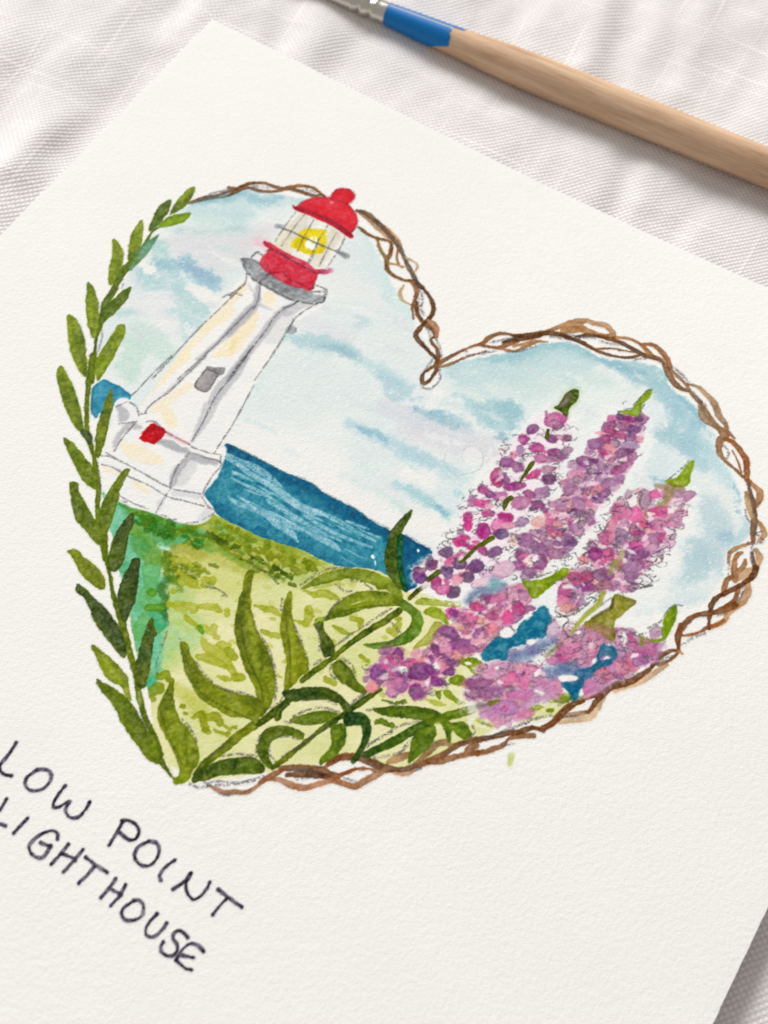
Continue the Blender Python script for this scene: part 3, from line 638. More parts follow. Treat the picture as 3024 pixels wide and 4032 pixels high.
for k, s, wd, c in [
    ('A', '1130,205 1250,165 1350,145 1420,125 1500,100 1560,70 1659,45', [8, 11, 9, 8, 9, 10, 9], BG), ('A', '1150,212 1300,170 1400,158 1500,128 1560,95', [4, 7, 8, 7, 6], (120, 130, 112)),
    ('B', '0,80 80,92 120,62 200,42 300,45 370,70 450,90 520,74 600,65 680,80 740,120 785,150', [9, 8, 8, 9, 8, 10, 11, 12, 10, 9, 9, 6], BR),
    ('B', '0,145 60,112 150,82 220,97 300,112 400,108 480,88 560,105 640,130 700,145 760,140', [8, 8, 8, 9, 9, 9, 10, 12, 11, 9, 6], (146, 104, 70)),
    ('B', '1085,290 1170,345 1230,400 1300,455 1370,515 1400,580', [14, 22, 26, 26, 20, 12], BT),
    ('B', '1050,270 1100,280 1180,330 1260,410 1340,495 1390,565 1440,665 1490,765 1545,865 1590,900', [12, 14, 14, 14, 14, 12, 12, 13, 12, 10], BG),
    ('B', '1065,405 1120,450 1200,490 1290,510 1330,540 1320,620 1290,680 1300,750 1350,800 1420,832 1500,845 1540,870', [7, 10, 9, 8, 10, 12, 12, 11, 9, 8, 8, 8], (150, 100, 52)),
    ('B', '1215,490 1235,580 1285,660 1300,700', [8, 9, 9, 8], (152, 122, 66)), ('B', '1320,700 1380,712 1420,730', [5, 7, 8], BT), ('B', '1385,580 1372,650 1390,700', [6, 7, 6], (190, 140, 90)),
    ('B', '1430,650 1520,690 1540,730 1510,780', [9, 7, 8, 6], (218, 188, 150)), ('B', '1430,880 1400,940 1420,1000 1490,1040', [6, 8, 7, 4], (204, 172, 124)),
    ('C', '240,425 285,440 340,490 400,560 428,630 420,700 380,750 330,800 292,850 290,890 340,950 400,1010 440,1050 470,1090', [10, 11, 9, 10, 12, 12, 12, 12, 13, 12, 12, 10, 9, 10], (116, 76, 44)),
    ('C', '250,430 290,500 285,560 262,620 258,680 265,740', [9, 14, 12, 9, 7, 5], (166, 112, 70)),
    ('C', '290,600 290,650 300,700 340,760 390,800 435,840 445,880 412,900 420,940 455,980 470,1050 455,1110 450,1160 420,1210 385,1250 350,1265 335,1230 350,1180 400,1148 450,1110', [8, 13, 12, 12, 14, 14, 12, 8, 8, 8, 10, 14, 10, 8, 9, 8, 9, 8, 8, 8], (122, 80, 46)),
    ('C', '390,750 430,785 458,840 450,880', [10, 18, 14, 10], (206, 148, 112)),
    ('C', '470,1100 530,1065 600,1030 680,990 760,958 840,930 870,900 920,872 1000,857 1080,872 1150,880 1250,878 1300,862 1370,842 1450,805 1550,782 1659,762', [14, 12, 9, 7, 7, 10, 12, 12, 10, 9, 12, 12, 12, 9, 9, 8, 10], BR),
    ('C', '1000,930 1120,905 1250,885 1350,858 1450,872 1550,900 1659,935', [10, 16, 14, 12, 10, 10, 12], BD),
    ('C', '480,1130 560,1110 660,1065 760,1030 860,1000', [6, 9, 9, 6, 4], (176, 136, 104)), ('C', '800,950 900,968 960,972 1040,945 1120,925', [7, 9, 13, 13, 8], (150, 102, 62)),
    ('C', '960,975 1040,998 1100,1000 1160,975 1230,938 1300,918', [8, 9, 8, 9, 14, 6], (192, 138, 94)), ('C', '1480,800 1580,790 1659,820', [10, 26, 16], (208, 158, 112)),
    ('S', '200,505 260,490 330,462 400,440 470,435 530,455 600,470 640,510 660,550', [6, 12, 14, 15, 14, 16, 17, 18, 8], (206, 160, 116)),
    ('S', '330,500 420,490 500,510 560,530 640,545', [22, 24, 18, 14, 8], (196, 142, 92)), ('S', '540,535 600,530 650,520', [5, 5, 4], (190, 140, 90)),
    ('S', '0,535 100,528 200,515 300,525 400,560 480,600 560,640 660,668 740,678 820,665', [12, 14, 14, 12, 12, 11, 9, 8, 8, 6], (126, 86, 52)),
    ('S', '0,600 60,590 130,570 220,575', [12, 10, 10, 4], (196, 148, 104)), ('S', '400,540 480,530 560,542 640,560 720,590 800,635 860,665 950,690', [8, 10, 10, 12, 12, 14, 14, 10], (128, 84, 48)),
    ('S', '540,622 640,618 720,632 780,642', [4, 7, 6, 5], (160, 110, 68)), ('S', '660,545 740,553 810,580 860,620 890,660 950,685', [6, 8, 9, 14, 14, 12], (186, 130, 80)),
    ('S', '840,592 900,592 950,625 1000,690 1020,740', [7, 12, 14, 16, 14], (180, 120, 72)),
    ('S', '960,690 1000,760 1040,835 1090,880 1140,895', [9, 17, 18, 14, 9], (150, 108, 72)), ('S', '1000,730 1060,790 1120,850 1160,915 1210,965 1245,1020 1285,1085 1330,1135 1390,1165 1440,1205', [9, 9, 9, 12, 14, 14, 18, 16, 14, 5], (158, 122, 90)),
    ('S', '1130,850 1200,870 1260,920 1310,980 1340,1060 1380,1110 1390,1150', [7, 10, 14, 20, 18, 14, 12], (194, 156, 118)),
    ('S', '1210,990 1230,1070 1290,1110 1350,1150', [7, 16, 18, 12], (190, 156, 122)), ('S', '1350,1160 1380,1190 1345,1220 1340,1290 1370,1340 1430,1395 1480,1440 1540,1490', [14, 22, 20, 16, 10, 8, 9, 12], (168, 122, 84)),
    ('S', '1380,1210 1430,1230 1480,1290 1515,1350 1520,1430 1520,1480', [10, 14, 16, 18, 16, 12], (164, 96, 48)), ('S', '1425,1285 1460,1350 1485,1425', [4, 6, 5], (190, 120, 76)),
    ('K', '1490,370 1540,425 1590,475 1592,530 1565,575 1545,600', [12, 14, 18, 20, 18, 8], (190, 134, 86)),
    ('K', '1495,385 1515,460 1540,560 1552,650 1545,740 1540,830 1540,880', [8, 9, 12, 14, 18, 14, 10], (142, 102, 68)),
    ('K', '1490,490 1500,570 1520,640 1540,690', [14, 14, 14, 10], (206, 166, 124)), ('K', '1560,690 1600,740 1630,810 1590,860', [12, 14, 18, 10], (196, 152, 108)),
    ('K', '1540,880 1450,905 1380,940 1350,990 1352,1060', [10, 10, 12, 10, 7], (190, 148, 108)),
    ('K', '1565,940 1590,1000 1560,1080 1480,1120 1420,1160', [14, 22, 16, 28, 24], (214, 174, 134)), ('K', '1530,960 1540,1020 1560,1085', [10, 14, 10], (150, 124, 104)),
    ('K', '1455,960 1410,985 1388,1060 1398,1140 1395,1180', [7, 14, 17, 20, 14], (186, 134, 88)), ('K', '1480,1015 1465,1070 1415,1115', [10, 12, 12], (192, 140, 92)),
    ('K', '1375,1150 1330,1180 1310,1250 1310,1290', [12, 14, 16, 12], (178, 124, 80)),
    ('K', '1500,1190 1495,1270 1455,1350 1380,1405 1335,1450 1315,1500 1240,1540 1190,1560', [14, 22, 20, 16, 16, 16, 14, 8], (214, 164, 118)),
    ('K', '1430,1220 1412,1290 1380,1350 1330,1385', [10, 14, 16, 16], (160, 106, 66)),
    ('K', '1562,1080 1540,1145 1470,1200 1400,1240 1320,1280 1260,1310 1222,1350 1200,1420 1192,1500 1190,1560', [18, 16, 14, 13, 14, 14, 14, 12, 10, 8], (118, 70, 36)),
    ('K', '1400,1370 1330,1400 1260,1425 1180,1440 1090,1450 1020,1500 970,1560 950,1620 945,1659', [20, 22, 18, 14, 14, 17, 16, 16, 14], (150, 94, 52)),
    ('L', '970,510 1040,503 1120,480 1190,440 1260,420 1310,390', [8, 9, 9, 12, 12, 10], (172, 116, 72)), ('L', '970,430 945,500 945,560 950,615', [16, 16, 16, 12], (150, 96, 56)),
    ('L', '860,740 760,805 660,865 560,905 440,955', [10, 16, 20, 18, 8], (226, 190, 150)), ('L', '355,1000 300,1090 240,1160 100,1185 0,1200', [12, 20, 18, 14, 10], (226, 190, 150)),
    ('L', '950,630 900,628 840,650 790,690 760,730 710,780 660,815 600,860 520,885 430,910 370,950 310,985', [9, 11, 11, 11, 13, 15, 15, 17, 24, 24, 20, 16], (122, 76, 44)),
    ('L', '300,990 220,1010 120,1040 60,1070 20,1110 0,1140', [12, 8, 9, 9, 10, 14], (132, 82, 48)), ('L', '940,645 900,690 850,720 790,742', [9, 10, 10, 8], (160, 112, 74)), ('L', '945,630 985,656', [10, 4], (206, 140, 96)),
    ('L', '340,990 290,1040 245,1105 170,1130 90,1140 20,1152 0,1165', [16, 12, 12, 10, 10, 9, 12], (128, 80, 46)),
    ('I', '1659,1260 1580,1268 1500,1285 1440,1310', [14, 12, 12, 10], (190, 156, 128)), ('I', '1659,1275 1560,1310 1460,1330', [8, 14, 8], (224, 196, 160)),
    ('I', '1659,1165 1600,1190 1520,1230 1450,1290 1400,1345 1330,1380', [7, 9, 13, 18, 20, 16], (140, 82, 42)),
    ('M', '1659,720 1560,722 1460,745 1400,800 1300,840 1200,860', [14, 18, 10, 14, 18, 18], (158, 108, 72)), ('M', '1740,680 1650,655 1540,690 1450,700 1380,720 1280,740 1190,755', [14, 14, 17, 17, 15, 16, 16], (124, 76, 42)),
    ('M', '1190,755 1100,775 1030,800 960,850 880,900 800,930 700,965', [18, 17, 16, 16, 20, 20, 16], (146, 98, 62)), ('M', '1200,860 1120,870 1000,900 900,920 800,935', [22, 18, 18, 22, 16], (164, 112, 72)),
    ('M', '1000,800 930,775 860,795 820,840 760,890 700,950', [10, 20, 20, 18, 16, 14], (172, 134, 90)), ('M', '650,870 560,900 470,940', [18, 24, 12], (192, 146, 94)),
    ('M', '470,990 540,1020 620,1030 690,1000', [10, 14, 14, 8], (200, 154, 114)), ('M', '700,965 620,992 540,995 450,985 390,962 300,920 200,898 100,892 0,935', [16, 14, 16, 26, 26, 22, 18, 20, 20], (136, 94, 62)),
    ('M', '450,1000 380,1040 300,1080 240,1120 190,1140 100,1110 40,1090 0,1078', [14, 18, 20, 20, 18, 14, 16, 16], (190, 138, 98)), ('M', '60,1050 140,1020 220,992 310,990 370,1010', [9, 9, 8, 8, 8], (164, 104, 66)),
    ('M', '1180,800 1130,830 1110,865', [26, 20, 14], (176, 124, 86)), ('M', '1400,640 1380,700', [0, 0], BR),
    ('F', '1659,1100 1560,1100 1480,1130 1400,1190', [24, 20, 16, 8], (150, 98, 62)), ('F', '1050,1192 1150,1190 1250,1190 1350,1205 1420,1230 1500,1265', [12, 18, 18, 24, 26, 22], (150, 98, 62)), ('F', '1500,1265 1580,1230 1659,1195', [16, 10, 9], (164, 100, 60)),
    ('F', '1659,1345 1560,1315 1500,1285', [18, 16, 14], (192, 134, 94)), ('F', '1100,1250 1250,1240 1420,1260', [14, 22, 18], (120, 80, 52)),
    ('F', '450,1330 520,1362 600,1392 680,1382 760,1392 840,1350 900,1300 960,1282 1050,1290 1130,1330 1200,1348 1280,1348 1350,1322 1420,1305 1500,1280', [6, 12, 16, 15, 14, 12, 14, 12, 16, 20, 22, 20, 16, 16, 12], (198, 140, 102)),
    ('F', '1080,1200 1000,1240 940,1270 880,1310', [12, 14, 14, 8], (160, 104, 66))]:
    if wd[0] or wd[-1]:
        vine(k, s, wd, c)
for k, s in [('A', '1200,180 1350,120 1480,95'), ('B', '120,95 220,70 340,80'), ('B', '560,110 640,95 700,120'), ('B', '1180,350 1300,460 1390,580 1480,740 1560,880'), ('C', '280,440 330,520 340,600 320,640 350,700'), ('C', '300,560 330,640'),
             ('C', '360,800 400,860 400,920'), ('C', '450,900 480,970 490,1050'), ('C', '430,1060 380,1130 340,1200 330,1270 370,1310 430,1290 480,1230 480,1150'), ('C', '500,1090 620,1010 700,1000'), ('C', '700,1040 830,1020 940,1000'),
             ('C', '900,930 1000,905 1120,890'), ('C', '1080,1010 1200,980 1260,960'), ('C', '1380,880 1500,900 1659,890'), ('S', '330,520 430,540 530,550'), ('S', '560,570 650,590 740,600 850,660'), ('S', '780,690 900,680 980,720'),
             ('S', '1040,740 1100,790 1140,840'), ('S', '1170,900 1220,960 1250,990'), ('S', '1360,1240 1400,1290 1390,1340'), ('K', '1500,400 1530,500 1560,580'), ('K', '1560,620 1570,720 1560,800 1620,850'), ('K', '1545,750 1570,810 1610,790'),
             ('K', '1480,620 1490,680 1520,720'), ('K', '1530,900 1540,990 1550,1050'), ('K', '1350,950 1340,1040 1345,1140'), ('K', '1500,880 1600,880 1625,860'), ('K', '1470,1210 1450,1290 1420,1330'), ('K', '1260,1330 1210,1400 1240,1450 1330,1440'),
             ('K', '1000,1520 1090,1470 1180,1460'), ('L', '980,580 1060,530 1160,490'), ('L', '780,740 840,690 890,670'), ('L', '470,860 560,830 640,790 720,740'), ('L', '0,1060 100,1020 190,1000'), ('I', '860,1480 960,1430 1060,1400 1200,1330'), ('I', '700,1490 850,1460 1000,1410'),
             ('I', '1180,1340 1280,1300 1400,1280'), ('I', '1500,1290 1600,1280'), ('M', '350,900 480,880 580,850 640,780'), ('M', '290,800 400,740 480,690'), ('M', '1380,700 1480,650 1600,620'), ('M', '1400,800 1500,780'), ('M', '660,1010 740,990'),
             ('F', '430,1310 540,1300 660,1310 800,1290 900,1260'), ('F', '450,1330 560,1330 700,1320 840,1290'), ('F', '500,1370 600,1410 700,1400 800,1370'), ('F', '300,1320 380,1350 450,1340'), ('F', '1100,1210 1250,1200 1380,1220'), ('F', '1180,1290 1280,1270'), ('F', '1560,1270 1659,1300')]:
    pencil(k, s, 9, .55, VINE, grain=.3)

# ------------------------------------------------------------------ leafy branch on the left
BRANCH = part('painted_branch')
OL, OD, OG, OM = (146, 164, 32), (108, 128, 24), (80, 98, 36), (126, 142, 30)


def leaf(k, s, c1=OL, c2=OD, core=None, parent=None, name='leaf', mid=None, a=1.0, core_w=20, cc=None):
    pid = part(name, parent)
    blob(k, s, c1, c2, rough=.00008, edge=.15, ew=.00018, soft=.0001, mott=.14, alpha=a, part=pid, var=NM, vs=.5)
    inside()
    P_ = pts(k, s); cen = P_.mean(0); far = P_[np.argmax(((P_ - cen) ** 2).sum(1))]; ax_ = far - cen
    for q_ in (-.55, -.1, .35):
        c0 = cen + ax_ * (q_ + rnd.uniform(-.12, .12)); Q = np.array([c0 - ax_ * .14, c0 + ax_ * .14]); w_ = window(Q, .003)
        if w_ is not None:
            lay(sd_line(Q, [rnd.uniform(.0001, .0004)] * 2, w_), w_, tuple(min(235, v * 1.2 + 8) for v in c1), None, alpha=.38, soft=.0006, rough=.0003, edge=0, mott=.1, part=pid)
    if core:
        line(k, core, [core_w * .4, core_w, core_w, core_w * .4], cc or OG, alpha=.42, soft=.0006, rough=.0003, edge=0, mott=.15, part=pid)
    if mid:
        line(k, mid, [4, 6, 5, 3], (84, 98, 14), alpha=.75, soft=.00012, rough=.00008, edge=0, part=pid)
    free()
    return pid


def stem(k, s, wd, c1=OM, c2=OD, pid=None, **kw):
    line(k, s, wd, c1, c2, rough=.00007, edge=.25, ew=.0002, soft=.0001, mott=.14, part=pid, vs=.5, **kw)


stem('A', '900,395 830,440 780,520 730,600 650,690 620,740 550,840 510,930 450,1020 410,1180 375,1300 355,1450 335,1560 325,1659', [6, 8, 9, 14, 20, 22, 22, 22, 26, 20, 12, 14, 22, 28], pid=BRANCH)
stem('D', '345,0 325,100 305,250 295,400 292,560 310,680 350,820 370,950 388,1080 382,1250 400,1380 430,1500 440,1600 445,1659', [26, 22, 18, 16, 16, 20, 16, 18, 17, 16, 22, 30, 24, 20], pid=BRANCH)
stem('E', '450,0 480,120 500,250 530,360 570,480 610,620 650,780 690,930 715,1080 740,1200 780,1320 820,1400 860,1500 900,1600', [18, 16, 16, 22, 26, 24, 24, 20, 22, 22, 20, 22, 22, 20], pid=BRANCH)
stem('F', '0,1000 50,1100 100,1180 160,1260 200,1300', [20, 26, 18, 10, 6], pid=BRANCH)
line('E', '720,1090 730,1200', [10, 8], (180, 196, 120), alpha=.6, soft=.0002, part=BRANCH)
pencil('A', '600,510 620,540 590,640', 7, .4); pencil('A', '590,830 570,900 440,940 400,1060', 8, .45); pencil('A', '215,1110 250,1200 280,1330 310,1450', 7, .4)
pencil('A', '320,1300 330,1450 310,1600', 7, .4); pencil('D', '120,90 180,180 240,300 270,450', 7, .4); pencil('A', '410,1200 420,1300 380,1440', 7, .4)
pencil('D', '340,250 330,500 350,700', 7, .35); pencil('D', '390,850 400,1000 410,1180', 7, .4); pencil('D', '150,1170 180,1190', 4, .5)
for k, s, kw in [
    ('A', '1170,75 1178,100 1150,170 1100,230 1040,275 965,310 985,265 1010,210 1070,140 1130,85', dict(core='1150,120 1080,200 990,290', core_w=12)),
    ('A', '970,180 985,210 960,290 925,330 880,390 830,430 800,440 800,400 830,340 855,270 900,215', dict(c1=(100, 124, 46), core='950,220 900,320 830,400', core_w=24)),
    ('A', '1135,285 1140,310 1090,360 1010,390 900,410 870,405 900,370 960,320 1050,295', dict(c1=(136, 164, 28), c2=(112, 144, 30))),
    ('A', '740,345 755,390 750,480 735,560 680,640 640,680 628,650 640,540 650,470 690,400', dict(core='730,420 700,540 660,630', core_w=18)),
    ('A', '885,462 830,560 770,640 700,715 650,760 645,700 680,640 740,560 800,510', dict(c1=(110, 160, 128), c2=(104, 146, 60), core='700,680 720,600 760,540', core_w=18)),
    ('A', '505,500 550,525 585,590 590,690 550,790 510,860 490,885 468,850 470,770 490,680 500,600', dict(core='540,560 550,700 510,840', core_w=26)),
    ('A', '630,700 600,780 545,880 500,960 450,1060 410,1140 395,1130 430,1020 480,930 530,820 580,730', dict(c1=(100, 118, 34), core='600,760 510,900 440,1040', core_w=16)),
    ('A', '300,850 340,880 375,960 390,1050 392,1180 375,1270 345,1310 310,1230 290,1130 285,1020 290,920', dict(core='320,900 360,1020 350,1220', core_w=18)),
    ('A', '655,890 640,960 600,1020 540,1090 470,1150 420,1200 395,1190 400,1130 440,1050 520,980 590,920', dict(c1=(100, 124, 48), core='610,940 520,1040 430,1150', core_w=26)),
    ('A', '130,1125 180,1130 220,1180 255,1250 280,1340 290,1450 300,1560 290,1630 250,1600 190,1500 155,1400 140,1270', dict(core='170,1160 220,1350 270,1560', core_w=24)),
    ('A', '555,1200 605,1200 600,1290 560,1370 520,1460 460,1560 410,1640 375,1650 365,1500 400,1430 460,1340 510,1260', dict(core='560,1230 480,1380 390,1540', core_w=22)),
    ('D', '80,80 110,110 150,180 190,270 230,380 255,500 270,610 240,620 180,560 110,410 70,270 45,180 60,110', dict(core='90,140 140,320 230,560', core_w=28)),
    ('D', '490,275 505,330 500,450 470,590 440,720 400,820 370,820 360,720 375,590 420,440 455,340', dict(c1=(124, 138, 26), c2=(92, 108, 22), core='480,330 450,480 420,560', core_w=16)),
    ('D', '240,620 290,610 340,660 330,720 300,710', dict(c1=(76, 92, 40), c2=(60, 74, 40))),
    ('D', '110,670 180,710 240,780 320,880 360,960 375,1080 345,1090 270,1030 210,930 150,810 110,720', dict(core='150,720 240,860 340,1020', core_w=24)),
    ('D', '155,1035 220,1040 230,1110 290,1210 340,1310 395,1380 420,1480 430,1560 380,1540 290,1440 200,1330 170,1200 155,1100', dict(c1=(118, 136, 30), core='200,1080 230,1250 360,1450', core_w=34)),
    ('D', '600,930 645,930 610,1000 570,1090 560,1160 520,1280 480,1400 440,1470 400,1400 405,1260 430,1180 490,1080 550,990', dict(c1=(126, 142, 34), core='600,980 500,1180 440,1380', core_w=26)),
    ('D', '640,1300 675,1290 675,1370 640,1460 620,1580 600,1659 570,1720 520,1770 470,1740 465,1660 480,1600 500,1520 560,1400', dict(c1=(96, 116, 34), c2=(70, 88, 36), core='650,1330 590,1520 520,1700', core_w=40)),
    ('D', '130,1590 210,1585 270,1640 320,1680 400,1760 450,1850 430,1915 350,1890 260,1800 200,1700 160,1630', dict(c1=(138, 150, 32), core='240,1660 330,1760 400,1860', core_w=26)),
    ('E', '665,0 725,0 720,100 715,200 690,340 640,450 625,500 600,520 570,450 545,380 555,250 600,130 650,40', dict(c1=(86, 108, 34), c2=(64, 82, 34), core='680,80 650,250 600,450', core_w=34)),
    ('E', '210,215 240,210 300,260 400,360 490,450 560,560 600,650 620,750 600,810 540,770 450,640 370,540 310,400 270,320 205,270', dict(c1=(100, 118, 40), c2=(74, 92, 42), core='330,340 450,500 570,700', core_w=44, cc=(56, 74, 52))),
    ('E', '330,715 370,715 450,780 540,860 600,930 630,980 640,1080 660,1160 610,1110 560,1040 480,1000 410,900 370,800', dict(c1=(150, 166, 36), c2=(124, 140, 28))),
    ('E', '830,475 845,560 865,620 840,650 830,760 810,900 790,980 765,1050 710,1050 690,960 700,830 740,680 780,560', dict(c1=(104, 114, 28), c2=(66, 92, 36), core='820,560 780,750 730,950', core_w=34, cc=(40, 76, 36))),
    ('E', '380,985 430,1010 520,1060 620,1130 700,1240 780,1380 830,1450 880,1530 890,1600 930,1680 810,1659 730,1560 610,1400 540,1270 500,1180 400,1070', dict(c1=(122, 140, 22), c2=(92, 110, 22), core='420,1030 600,1230 780,1520', core_w=36))]:
    leaf(k, s, parent=BRANCH, **kw)
pencil('E', '340,975 380,990 360,1030', 7, .6); pencil('E', '180,205 230,210', 6, .5); pencil('E', '690,1230 760,1350 810,1460', 8, .55); pencil('E', '280,380 330,500', 5, .4); pencil('E', '620,860 660,910', 8, .5)
for s in ['440,1210 470,1230', '160,1320 170,1330']:
    pass

# ------------------------------------------------------------------ lupin foliage in front
FOL = part('painted_foliage')
kw2 = dict(parent=FOL)
OLV, OLD = (140, 152, 20), (104, 120, 14)
PC = 'leaf'
pencil('F', '220,130 235,170 240,260', 6, .7)
stem('F', '870,820 800,860 700,930 600,1020 500,1100 420,1160 340,1240', [30, 34, 36, 34, 30, 26, 14], (142, 154, 36), (112, 128, 20), FOL)
pencil('F', '830,800 720,900 600,990 480,1080 410,1140', 5, .6, FOL, col=(90, 96, 40), grain=.6)
stem('G', '1390,530 1280,610 1100,720 950,830 830,930 700,1020 600,1100', [26, 26, 24, 20, 20, 22, 16], (122, 138, 24), (90, 108, 14), FOL)
stem('G', '480,1260 400,1330 320,1400 240,1460', [16, 26, 24, 18], (84, 100, 16), (64, 84, 18), FOL)
stem('F', '980,1190 1050,1140 1200,1020 1350,900 1500,790 1600,730', [16, 20, 20, 20, 20, 18], (118, 134, 20), (86, 106, 14), FOL)
stem('G', '1000,1330 1100,1260 1240,1170', [20, 22, 16], (104, 122, 18), (80, 100, 14), FOL)
stem('M', '0,640 60,590 130,540 250,450 400,345', [14, 14, 18, 22, 16], (104, 122, 18), (80, 100, 14), FOL)
stem('I', '235,325 300,260 400,190 450,110 500,50', [16, 20, 20, 14, 8], (118, 112, 34), (92, 100, 20), FOL)
stem('F', '870,830 960,760 1050,690 1120,640', [20, 30, 26, 18], (96, 112, 20), (66, 86, 16), FOL)
stem('G', '400,1400 420,1330 480,1290', [30, 26, 14], (96, 116, 16), (70, 92, 14), FOL)
